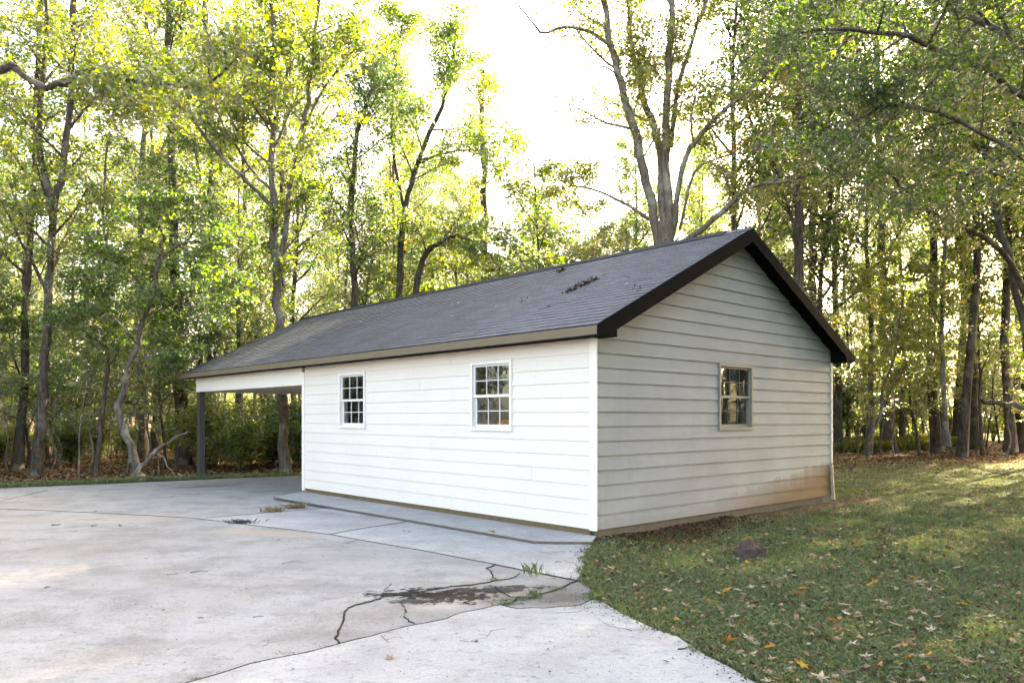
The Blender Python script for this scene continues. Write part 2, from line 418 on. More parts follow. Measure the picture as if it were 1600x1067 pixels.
edgeS2 = [G(u, v) for u, v in ((938, 938), (963, 952), (985, 964), (1017, 979), (1062, 995), (1084, 1011), (1108, 1025), (1140, 1041), (1184, 1067))]
lineC = [G(u, v) for u, v in ((321, 808.6), (384.5, 803.7), (418.6, 800), (472, 796), (515, 792))]
cUnder = (-3.2, 14.2)
jd = crackline([J1, (562, 826), (640, 814)], .003, rg, per=.3); jUnder = (-.9, 12.0)
backEdge = [G(465, 743, -.1), G(308, 749.5, -.1), G(150, 757, -.095), G(0, 763, -.09), (-14.6, 15.2)]

driveway = empty('driveway', (0, 6, -.05)); driveway['kind'] = 'structure'
def slab(poly, mat, top=None, gap=.0045, thick=.09, dz=0.0):
    pts = [Vector((x, y)) for x, y in poly]
    area = sum(a.x * b.y - b.x * a.y for a, b in zip(pts, pts[1:] + pts[:1]))
    if area < 0: pts.reverse()
    n = len(pts)
    def inset(d):
        out = []
        for i in range(n):
            e1 = (pts[i] - pts[i - 1]); e2 = (pts[(i + 1) % n] - pts[i])
            n1 = Vector((-e1.y, e1.x)).normalized(); n2 = Vector((-e2.y, e2.x)).normalized()
            m = n1 + n2
            m = m / max(.55, m.length_squared / 2) if m.length > .2 else n1
            out.append(pts[i] + m * d)
        return out
    o = inset(gap); t = inset(gap + .007)
    zf = (lambda y: top) if top is not None else (lambda y: drive_z(y) + dz)
    bm = bmesh.new()
    ox, oy = 0.0, -6.0     # the driveway empty stands at y = 6, z = -.05
    vb = [bm.verts.new((q.x + ox, q.y + oy, zf(q.y) - thick + .05)) for q in o]
    vm = [bm.verts.new((q.x + ox, q.y + oy, zf(q.y) - .007 + .05)) for q in o]
    vt = [bm.verts.new((q.x + ox, q.y + oy, zf(q.y) + .05)) for q in t]
    for i in range(n):
        j = (i + 1) % n
        bm.faces.new((vb[i], vb[j], vm[j], vm[i])); bm.faces.new((vm[i], vm[j], vt[j], vt[i]))
    f = bm.faces.new(vt)
    bmesh.ops.triangulate(bm, faces=[f])
    me = bpy.data.meshes.new('concrete_slab'); bm.to_mesh(me); bm.free(); me.materials.append(mat)
    return link('concrete_slab', me, driveway)

S1 = lineE[:] + lineB1[1:] + lineB2[1:] + crack1[::-1][1:] + lineA[::-1][1:] + [(-6.2, -4), (-19.5, -4)]
slab(S1, M['concrete'])
S2 = lineA + lineA2[1:] + crack3[1:] + edgeS2 + [(2.2, 1.5), (2.9, -4), (-6.2, -4)]
slab(S2, M['concrete_new'], dz=.004)
slab([G(*J0)] + lineB1[1:] + jd[1:] + [jUnder, cUnder] + lineC[::-1], M['concrete_new'], dz=.002)
slab(jd[::-1] + lineB2[1:] + lineB3[1:] + edgeR1 + [(1.05, 9.7), jUnder], M['concrete_new'])
slab(lineE[1:] + lineC + [cUnder, L2W(.3, 7.7), L2W(7.2, 7.7)] + [L2W(7.2, 14.4)] + backEdge, M['concrete'])
slab(crack1 + lineB3[1:] + crack2[::-1][1:] + lineA2[::-1][1:-1], M['concrete_dark'], gap=.005, dz=-.005)
slab(crack2 + edgeP2 + crack3[::-1][:-1], M['concrete_dark'], gap=.006, dz=-.008)
# raised apron along the front wall
ap = [(-4.61, 14.72)]
e0, e1 = Vector((-4.61, 14.72)), Vector((.2785, 9.478))
for i in range(1, 60): q = e0.lerp(e1, i / 60); ap.append((q.x + rg.uniform(-.007, .007), q.y + rg.uniform(-.007, .007)))
ap += [(.2785, 9.478), (.5, 9.45), (.99, 9.43), L2W(-.004, -.02), L2W(.05, .0), L2W(.05, 8.0), L2W(0, 8.02)]
apo = slab(ap, M['concrete_new'], top=-.016, gap=.0, thick=.032)
M['edge'] = plain('crumbling_slab_edge', (.10, .088, .072), .95, .1, .5, 14, .8)
apo.data.materials.append(M['edge'])
for p_ in apo.data.polygons:
    if abs(p_.normal.z) < .9: p_.material_index = 1
M['dirt'] = plain('joint_dirt', (.040, .033, .026), .98, .05, .5, 25, .8)
def dirt_line(line, wmin, wmax, seed, lift=.003, y_top=None):
    """ragged soil packed in a joint or crack"""
    r = random.Random(seed); pts = [Vector((*q, 0)) for q in line]; res = [pts[0]]
    for a, b in zip(pts, pts[1:]):
        n = max(1, int((b - a).length / .05)); res += [a.lerp(b, (k + 1) / n) for k in range(n)]
    mb = MB(); prev = None; w = wmin
    for k, q in enumerate(res):
        t_ = (res[min(k + 1, len(res) - 1)] - res[max(k - 1, 0)]); nr = Vector((-t_.y, t_.x, 0)).normalized() if t_.length > 0 else Vector((0, 1, 0))
        wmin_, wmax_ = wmin * .55, wmax * .5
        w = wmin_ + (wmax_ - wmin_) * r.random() ** 2.2; o_ = r.uniform(-.3, .3) * w
        z_ = drive_z(q.y) + lift + .05
        a, b, c_ = q + nr * (w * .5 + o_), q - nr * (w * .5 - o_), q + nr * o_
        cur = ((a.x, a.y - 6, z_ - .006), (c_.x, c_.y - 6, z_ + .003), (b.x, b.y - 6, z_ - .006))
        if prev: mb.face((prev[0], cur[0], cur[1], prev[1])); mb.face((prev[1], cur[1], cur[2], prev[2]))
        prev = cur
    return mb.build('joint_dirt', M['dirt'], driveway)
for ln, a_, b_ in ((lineA[1:], .016, .045), (lineA2, .022, .07), (lineB1, .007, .018), (lineB2, .008, .022), (lineB3, .018, .06), (crack1, .011, .036), (crack2, .02, .07), (crack3, .016, .055), (lineC, .006, .016), (jd, .004, .010), (lineE[1:], .005, .016)):
    dirt_line(ln, a_, b_, len(ln) + 5)
dirt_line(crackline([(627, 936), (636, 955), (635, 966), (648, 974)], .014, rg, per=.05), .006, .022, 71)
dirt_line(crackline([(776, 906), (800, 903), (812, 895)], .012, rg, per=.05), .005, .016, 72)
dirt_line(crackline([(773, 915), (786, 926), (797, 932)], .012, rg, per=.05), .005, .018, 73)
dirt_line(crackline([(602, 930), (600, 922), (612, 912)], .010, rg, per=.05), .005, .014, 74)
dirt_line(crackline([(602, 930), (580, 927), (566, 928)], .008, rg, per=.05), .004, .010, 75)
dirt_line(crackline([(935, 967), (950, 978), (985, 985)], .012, rg, per=.05), .005, .016, 76)
dirt_line(crackline([(860, 958), (905, 956), (930, 948)], .012, rg, per=.06), .010, .04, 77)
dirt_line(crackline([(0, 784), (40, 774), (75, 766)], .02, rg, z=-.08, per=.1), .02, .06, 78)

# ---- ground sheet: finer near the camera, reaching past the woods
drive_poly = [(-19.5, 16.0), (-19.5, -4), (2.9, -4), (2.2, 1.5)] + edgeS2[::-1] + edgeP2[::-1] + [G(*J3)] + edgeR1 + [(1.0, 9.8), L2W(0, 0), L2W(7.2, 7.7), L2W(7.2, 14.4)] + backEdge
DP = np.array(drive_poly)
def inside(x, y, poly):
    c = np.zeros(x.shape, bool); n = len(poly)
    for i in range(n):
        x1, y1 = poly[i]; x2, y2 = poly[i - 1]
        cond = ((y1 > y) != (y2 > y)) & (x < (x2 - x1) * (y - y1) / (y2 - y1 + 1e-12) + x1)
        c ^= cond
    return c
def poly_dist(x, y, poly):
    d = np.full(x.shape, 1e9); n = len(poly)
    for i in range(n):
        x1, y1 = poly[i - 1]; x2, y2 = poly[i]
        dx, dy = x2 - x1, y2 - y1; t = np.clip(((x - x1) * dx + (y - y1) * dy) / (dx * dx + dy * dy + 1e-12), 0, 1)
        d = np.minimum(d, np.hypot(x - x1 - t * dx, y - y1 - t * dy))
    return d
def terrain(x, y):
    z = -.062 + .018 * np.sin(x * 1.7 + 1.1 * np.sin(y * .9)) * np.cos(y * 1.3 + .5) + .010 * np.sin(x * 4.1 + y * 3.3)
    far = np.clip((y - 16) / 10, 0, 1)
    z = z - .05 * far + far * .10 * np.sin(x * .35 + 2) * np.cos(y * .27)
    bank = np.exp(-((x - 26) / 9.0) ** 2 - ((y - 37) / 9.0) ** 2) * .35       # low leaf-covered bank on the right
    return z + bank
def axis(lo, a, b, hi, step, grow=1.22):
    ms = list(np.arange(a, b + 1e-6, step)); s = step; q = a
    while q > lo: s *= grow; q -= s; ms.insert(0, max(q, lo))
    s = step; q = b
    while q < hi: s *= grow; q += s; ms.append(min(q, hi))
    return np.array(ms)
gx = axis(-300, -20, 20, 300, .2); gy = axis(-120, 1, 26, 420, .2)
XX, YY = np.meshgrid(gx, gy)
ZZ = terrain(XX, YY)
ins = inside(XX, YY, drive_poly); dd = poly_dist(XX, YY, drive_poly)
ZZ = np.where(ins & (dd > .02), -.15, ZZ)
hx = (XX - CORNER.x) * GD.x + (YY - CORNER.y) * GD.y; hy = (XX - CORNER.x) * FD.x + (YY - CORNER.y) * FD.y
under = (hx > .15) & (hx < 6.5) & (hy > .15) & (hy < 8.0)
ZZ = np.where(under, -.15, ZZ)
nx, ny = len(gx), len(gy)
idx = np.arange(nx * ny).reshape(ny, nx)
quads = np.stack([idx[:-1, :-1], idx[:-1, 1:], idx[1:, 1:], idx[1:, :-1]], -1).reshape(-1, 4)
gme = np_mesh('ground', np.stack([XX, YY, ZZ], -1).reshape(-1, 3), 4, quads, M['ground'], True)
def sstep(a, b, v): t = np.clip((v - a) / (b - a), 0, 1); return t * t * (3 - 2 * t)
wob = .8 * np.sin(XX * .9) + .6 * np.sin(XX * 2.3 + YY)
# turf: the lawn right of the garage and a strip along the drive; the rest is leaf litter
edge_line = YY - (19.2 + (XX + 11.6) * .57 + 1.0)      # strip beyond the drive on the left
turf = np.maximum(sstep(-4.5, -2.5, XX + 0 * YY) * sstep(31, 19, YY + wob * .8 - (XX - 6) * .12), 0)
turf = np.where((XX < -1) & (YY > 8), sstep(.6, -.4, edge_line + wob * .15), turf)
red = np.clip(np.exp(-((hy + .25) / .42) ** 2) * (hx > .3) * (hx < 7.9), 0, 1) * sstep(.3, 3.5, hx)
red = np.maximum(red, np.exp(-((hx - 7.1) / .7) ** 2 - ((hy + .35) / .6) ** 2) * .9)
mead = sstep(39, 43, YY + wob * .5) * (1 - sstep(75, 85, YY))
zone = np.stack([turf, red, mead, np.ones_like(turf)], -1).reshape(-1, 4).astype(np.float32)
ca = gme.color_attributes.new('zone', 'FLOAT_COLOR', 'POINT'); ca.data.foreach_set('color', zone.ravel())
ground = link('ground', gme); ground['kind'] = 'structure'

# ------------------------------------------------------------------ the garage (local x along the gable, y along the front)
W, LW, LT = 6.66, 8.05, 14.04          # gable width, walled length, length with the carport
EXPO, Z0, ZS = .192, .06, 2.553        # board exposure, siding bottom, soffit
OV, OVY0, OVY1 = .30, .30, 14.47       # eave overhang, rake overhang, far roof end
PITCH = .493
RX = W / 2
def roof_z(x): return 2.70 + PITCH * (min(x, W - x) + OV)
def tfront(u): k = (u - CX) / FPX; return (1.088 - 9.89 * k) / (.6738 + .7389 * k)

garage = empty('garage', CORNER, ROT)
tag(garage, 'white clapboard garage with open carport end and dark shingle roof', 'garage')
mfront = lambda h, o, z: (-o, h, z)
mgable = lambda h, o, z: (h, -o, z)
mback = lambda h, o, z: (W + o, h, z)

def board(mapf, spans, zb, mat, parent, zt=None, lap=.018):
    """one lapped board; spans = list of (a_bottom, b_bottom, a_top, b_top, z_low, z_high)"""
    zt = zt or zb + EXPO + .012; sag = R.uniform(-.0035, .0035)
    out = lambda z: lap + (.004 - lap) * (z - zb) / (EXPO + .012)
    mb = MB()
    for a0, b0, a1, b1, zl, zh in spans:
        mb.hexa([mapf(a0, .0, zl), mapf(b0, .0, zl), mapf(b0, out(zl), zl + sag), mapf(a0, out(zl), zl - sag),
                 mapf(a1, .0, zh), mapf(b1, .0, zh), mapf(b1, out(zh), zh), mapf(a1, out(zh), zh)])
    return mb.build('siding_board', mat, parent)

WZ0, WZ1 = 1.32, 2.36
FW = [(1.587, 2.523), (5.587, 6.529)]      # front windows (along y)
GW = [(2.828, 3.812)]                      # gable window (along x)

def row_spans(a, b, zb, zt, wins):
    """cut the row around window openings"""
    zt2 = zt
    if zt2 <= WZ0 or zb >= WZ1: return [[(a, b, a, b, zb, zt2)]]
    pieces = []; cur = a; group = []
    full = zb >= WZ0 - .001 and zt2 <= WZ1 + .03
    for (w0, w1) in wins:
        group.append((cur, w0, cur, w0, zb, zt2))
        if zb < WZ0 - .002: group.append((w0, w1, w0, w1, zb, WZ0))
        elif zt2 > WZ1 + .002: group.append((w0, w1, w0, w1, WZ1, zt2))
        if full: pieces.append(group); group = []
        cur = w1
    group.append((cur, b, cur, b, zb, zt2)); pieces.append(group)
    return pieces

seams = {0: [tfront(706), tfront(600)], 1: [tfront(821)], 2: [5.1], 3: [1.2, 4.8], 5: [3.6], 9: [], 10: [3.9], 12: [3.05]}
for i in range(13):
    zb = Z0 + i * EXPO; zt = min(zb + EXPO + .012, ZS)
    groups = row_spans(.085, LW - .085, zb, zt, FW)
    for g in groups:
        for s in sorted(seams.get(i, [])):       # split plain rows at butt joints
            ng = []
            for (a0, b0, a1, b1, zl, zh) in g:
                if a0 < s < b0 and b0 - a0 > 1.0:
                    ng += [(a0, s - .002, a1, s - .002, zl, zh), (s + .002, b0, s + .002, b1, zl, zh)]
                else: ng.append((a0, b0, a1, b1, zl, zh))
            g[:] = ng
        if i in seams and len(g) == len(seams[i]) + 1 and zt <= WZ0:
            for q in g: board(mfront, [q], zb, M['siding'], garage)
        else: board(mfront, g, zb, M['siding'], garage)
rk = lambda z: (z - 2.70 - PITCH * OV + .10) / PITCH       # where the rake soffit meets the gable
i = 0
while True:
    zb = Z0 + i * EXPO; zt = zb + EXPO + .012
    if zb > 4.36: break
    a0, a1 = max(.02, rk(zb)), max(.02, rk(zt)); b0, b1 = W - max(.02, rk(zb)), W - max(.02, rk(zt))
    if a1 >= RX: a1 = b1 = RX
    if zb < WZ1 and zt > WZ0:
        for g in row_spans(.02, W - .02, zb, zt, GW): board(mgable, g, zb, M['siding_gable'], garage, lap=.026)
    else: board(mgable, [(a0, b0, a1, b1, zb, zt)], zb, M['siding_gable'], garage, lap=.026)
    i += 1

def panel(mapf, a, b, z0, z1, wins, o0, o1, mat, name='wall_panel'):
    mb = MB()
    def bx(h0, h1, q0, q1):
        mb.hexa([mapf(h0, o0, q0), mapf(h1, o0, q0), mapf(h1, o1, q0), mapf(h0, o1, q0), mapf(h0, o0, q1), mapf(h1, o0, q1), mapf(h1, o1, q1), mapf(h0, o1, q1)])
    cur = a
    for w0, w1 in wins:
        bx(cur, w0, z0, z1); bx(w0, w1, z0, WZ0 + .03); bx(w0, w1, WZ1 - .03, z1); cur = w1
    bx(cur, b, z0, z1)
    return mb.build(name, mat, garage)
panel(mfront, .11, LW - .11, -.12, ZS, FW, -.003, -.10, M['interior'])
panel(mgable, .0, W, -.14, 2.70, GW, -.003, -.10, M['interior'])
MB().face([(0.05, .05, 2.70), (W - .05, .05, 2.70), (RX, .05, 4.36)]).build('gable_panel', M['interior'], garage)
panel(mback, .11, LW - .11, -.12, 2.60, [(1.2, 2.25), (5.5, 6.5)], -.10, -.003, M['siding'])
MB().box(0.11, W - .11, LW - .10, LW, -.12, 2.60).build('end_wall', M['siding'], garage)
MB().box(0.11, W - .11, .11, LW - .11, -.14, -.02).build('floor_slab', M['interior'], garage)
MB().box(0.11, W - .11, .11, LW - .11, 2.60, 2.63).build('ceiling', M['interior'], garage)
# trim
MB().box(-.030, -.003, -.034, .088, Z0 - .012, ZS).build('corner_board', M['white_trim'], garage, .003)
MB().box(-.030, .02, LW - .088, LW + .012, Z0 - .05, ZS - .10).build('corner_board', M['white_trim'], garage, .003)
MB().box(W - .022, W + .022, -.034, .05, .66, ZS).build('corner_board', M['white_trim'], garage, .003)
M['loose_trim'] = plain('stained_trim', (.36, .30, .215), .6, .2, .3, 3)
t_ = MB().hexa([(W + .0, -.075, -.02), (W + .075, -.055, -.02), (W + .075, .03, -.02), (W + .0, .03, -.02),
                (W - .055, -.060, .635), (W + .012, -.045, .64), (W + .012, .03, .64), (W - .055, .02, .635)]).build('corner_board', M['loose_trim'], garage, .003)
t_['label'] = 'loose stained length of corner trim leaning off the wall'
MB().box(.0, .10, .03, LW - .10, -.046, Z0 + .006).build('sill_board', M['sill'], garage)
MB().hexa([(.0, -.03, -.2), (W - .35, -.03, -.2), (W - .35, .1, -.2), (.0, .1, -.2), (.0, -.006, .05), (W - .35, -.006, .05), (W - .35, .1, .05), (.0, .1, .05)]).build('foundation', M['found'], garage)
MB().box(W - .25, W - .02, .02, .12, -.2, .05).build('foundation', M['found'], garage)
# carport
MB().box(-.028, .12, LW + .014, LT, 2.19, ZS).build('carport_beam', M['white_trim'], garage, .004)
MB().box(W - .12, W, LW + .014, LT, 2.19, ZS).build('carport_beam', M['white_trim'], garage, .004)
MB().box(.121, W - .121, LT - .12, LT - .004, 2.19, ZS).build('carport_beam', M['white_trim'], garage, .004)
MB().box(.121, W - .121, LW + .002, LT - .121, 2.215, 2.235).build('carport_ceiling', M['ceiling'], garage)
for x0 in (-.004, W - .15):
    MB().box(x0, x0 + .155, LT - .165, LT - .006, -.12, 2.19).build('post', M['post'], garage, .006)
MB().prism([(0, ZS), (W, ZS), (RX, 4.40)], LT - .08, LT - .01, lambda q, t: (q[0], t, q[1])).build('gable_panel', M['siding'], garage)

# windows
def window(mapf, w0, w1, frame_m, bar_m=None):
    bar_m = bar_m or frame_m
    def bx(mb, h0, h1, o0, o1, q0, q1):
        return mb.hexa([mapf(h0, o0, q0), mapf(h1, o0, q0), mapf(h1, o1, q0), mapf(h0, o1, q0), mapf(h0, o0, q1), mapf(h1, o0, q1), mapf(h1, o1, q1), mapf(h0, o1, q1)])
    c = .044
    mb = MB()
    bx(mb, w0, w0 + c, -.09, .044, WZ0, WZ1); bx(mb, w1 - c, w1, -.09, .044, WZ0, WZ1)
    bx(mb, w0 + c, w1 - c, -.09, .0435, WZ1 - c, WZ1); bx(mb, w0 + c, w1 - c, -.09, .0435, WZ0, WZ0 + .042)
    win = mb.build('window', frame_m, garage)
    zm = (WZ0 + WZ1) / 2 + .005
    for lower in (False, True):
        o = -.030 if lower else .004
        z0, z1 = (WZ0 + .043, zm + .005) if lower else (zm - .022, WZ1 - c - .001)
        h0, h1 = w0 + c + .001, w1 - c - .001
        r = .028; rb = .050 if lower else .040
        mb = MB()
        bx(mb, h0, h0 + r, o - .03, o, z0, z1); bx(mb, h1 - r, h1, o - .03, o, z0, z1)
        bx(mb, h0 + r, h1 - r, o - .03, o - .0005, z0, z0 + rb); bx(mb, h0 + r, h1 - r, o - .03, o - .0005, z1 - r, z1)
        link('sash', mb.mesh('sash', frame_m), win)
        ph0, ph1, pz0, pz1 = h0 + r, h1 - r, z0 + rb, z1 - r
        m = .006
        for k in (1, 2):
            x = ph0 + (ph1 - ph0) * k / 3
            link('muntin', bx(MB(), x - m, x + m, o - .022, o - .004, pz0, pz1).mesh('muntin', bar_m), win)
        zc = (pz0 + pz1) / 2
        link('muntin', bx(MB(), ph0, ph1, o - .021, o - .003, zc - m, zc + m).mesh('muntin', bar_m), win)
        for k in range(3):
            for j in range(2):
                xa, xb = ph0 + (ph1 - ph0) * k / 3, ph0 + (ph1 - ph0) * (k + 1) / 3
                za, zb_ = (pz0, zc) if j == 0 else (zc, pz1)
                link('pane', bx(MB(), xa, xb, o - .016, o - .012, za, zb_).mesh('pane', M['glass']), win)
    return win
for w0, w1 in FW: window(mfront, w0, w1, M['vinyl'])
M['bars'] = plain('dull_grey_bars', (.055, .055, .050), .5, .2, .15)
window(mgable, *GW[0], M['vinyl_gable'], M['bars'])['label'] = 'dull grey window in the shaded gable wall'
window(mback, 1.2, 2.25, M['vinyl']); window(mback, 5.5, 6.5, M['vinyl'])

# roof
prof = [(-OV, 2.685), (RX, 2.685 + PITCH * (RX + OV)), (W + OV, 2.685), (W + OV, 2.655), (RX, 2.655 + PITCH * (RX + OV)), (-OV, 2.655)]
mb = MB()
q = [(x, z) for x, z in prof]
for tri in ([0, 1, 4, 5], [1, 2, 3, 4]):
    mb.prism([q[k] for k in tri], -OVY0, OVY1, lambda p, t: (p[0], t, p[1]))
roof = mb.build('roof', M['black_trim'], garage)
CA, SA = 1 / math.hypot(1, PITCH), PITCH / math.hypot(1, PITCH)
SLEN = (RX + OV) / CA
EXS, TW = .1395, .305
def shingle_pts(x0, x1, d=EXS + .03, lo=.011, hi=.002):
    return [(-.0, x0, 0), (d, x0, -.0), (d, x1, 0), (0, x1, 0), (0, x0, lo), (d, x0, hi), (d, x1, hi), (0, x1, lo)]
ncs = int(SLEN / EXS)
var = []
for k in range(4):
    mbv = MB(); mbv.hexa(shingle_pts(.002, TW - .003 - .001 * k, lo=.0095 + .0012 * k)); var.append(mbv.mesh('shingle', M['shingle']))
rest = MB(); rs = random.Random(5); cnt = 0
for c in range(ncs):
    d0 = -.02 + c * EXS; off = (c % 2) * TW / 2 + (c % 3) * .017
    y = -OVY0 - .012 - off; first = True
    while y < OVY1:
        ya, yb = max(y, -OVY0 - .012), min(y + TW, OVY1 + .01)
        if yb - ya > .03:
            jx = rs.uniform(-.003, .003)
            if cnt < 300 and ya < 2.75 and yb - ya > TW - .01:
                o = link('shingle', rs.choice(var), roof); cnt += 1
                d = d0 + jx
                o.location = (-OV + d * CA, ya, 2.686 + d * SA); o.rotation_euler = (0, -math.atan(PITCH), 0)
            else:
                lo = rs.uniform(.009, .013); pts = []
                for (dx, yy, h) in shingle_pts(ya + .002, yb - .003, lo=lo):
                    d = d0 + jx + dx
                    pts.append((-OV + d * CA - h * SA, yy, 2.686 + d * SA + h * CA))
                rest.hexa(pts)
        y += TW
    # back slope: plain courses
    pts = []
    for (dx, yy, h) in shingle_pts(-OVY0 - .012, OVY1 + .01):
        d = d0 + dx; pts.append((W + OV - d * CA + h * SA, yy, 2.686 + d * SA + h * CA))
    rest.hexa(pts)
ro = rest.build('shingle_courses', M['shingle'], roof); ro['kind'] = 'stuff'
RZ = 2.70 + PITCH * (RX + OV)
MB().hexa([(RX - .13, .143, RZ - .055), (RX + .13, .143, RZ - .055), (RX + .13, OVY1, RZ - .055), (RX - .13, OVY1, RZ - .055),
           (RX - .05, .143, RZ + .016), (RX + .05, .143, RZ + .016), (RX + .05, OVY1, RZ + .016), (RX - .05, OVY1, RZ + .016)]).build('ridge_vent', M['iron'], roof)
# cap shingles on the short stretch of ridge without vent
MB().hexa([(RX - .14, -.31, RZ - .066), (RX + .14, -.31, RZ - .066), (RX + .14, .15, RZ - .066), (RX - .14, .15, RZ - .066),
           (RX - .01, -.31, RZ + .004), (RX + .01, -.31, RZ + .004), (RX + .01, .15, RZ + .004), (RX - .01, .15, RZ + .004)]).build('ridge_cap', M['shingle'], roof)
# eaves, fascia, rake
for ya, yb in ((-.30, 5.35), (5.352, 10.3), (10.302, OVY1)):
    MB().box(-OV - .022, -OV, ya, yb, ZS, 2.668).build('fascia_board', M['taupe'], garage)
MB().box(W + OV, W + OV + .022, -.30, OVY1, ZS, 2.668).build('fascia_board', M['black_trim'], garage)
MB().box(-OV, -.001, -.30, OVY1, ZS + .004, ZS + .016).build('soffit', M['black_trim'], garage)
MB().box(W + .001, W + OV, -.30, OVY1, ZS + .004, ZS + .016).build('soffit', M['black_trim'], garage)
for side in (0, 1):
    X = (lambda x: x) if side == 0 else (lambda x: W - x)
    pr = [(X(-OV - .022), 2.672 - .011), (X(RX), 2.672 + PITCH * (RX + OV)), (X(RX), 2.672 + PITCH * (RX + OV) - .205), (X(.045), 2.672 + PITCH * (OV + .045) - .205), (X(-OV - .022), 2.672 - .12)]
    for ya, yb in ((-OVY0 - .022, -OVY0), (OVY1, OVY1 + .022)):
        MB().prism(pr, ya, yb, lambda p, t: (p[0], t, p[1])).build('rake_board', M['black_trim'], garage)
    ps = [(X(.0), 2.70 + PITCH * OV - .115), (X(RX), 2.70 + PITCH * (RX + OV) - .115), (X(RX), 2.70 + PITCH * (RX + OV) - .10), (X(0), 2.70 + PITCH * OV - .10)]
    MB().prism(ps, -OVY0, .0, lambda p, t: (p[0], t, p[1])).build('rake_soffit', M['black_trim'], garage)
    pb = [(X(-OV - .018), ZS), (X(.045), ZS - .012), (X(.045), 2.76), (X(-OV - .018), 2.655)]
    MB().prism(pb, -OVY0 - .020, -.026, lambda p, t: (p[0], t, p[1])).build('eave_return', M['black_trim'], garage)

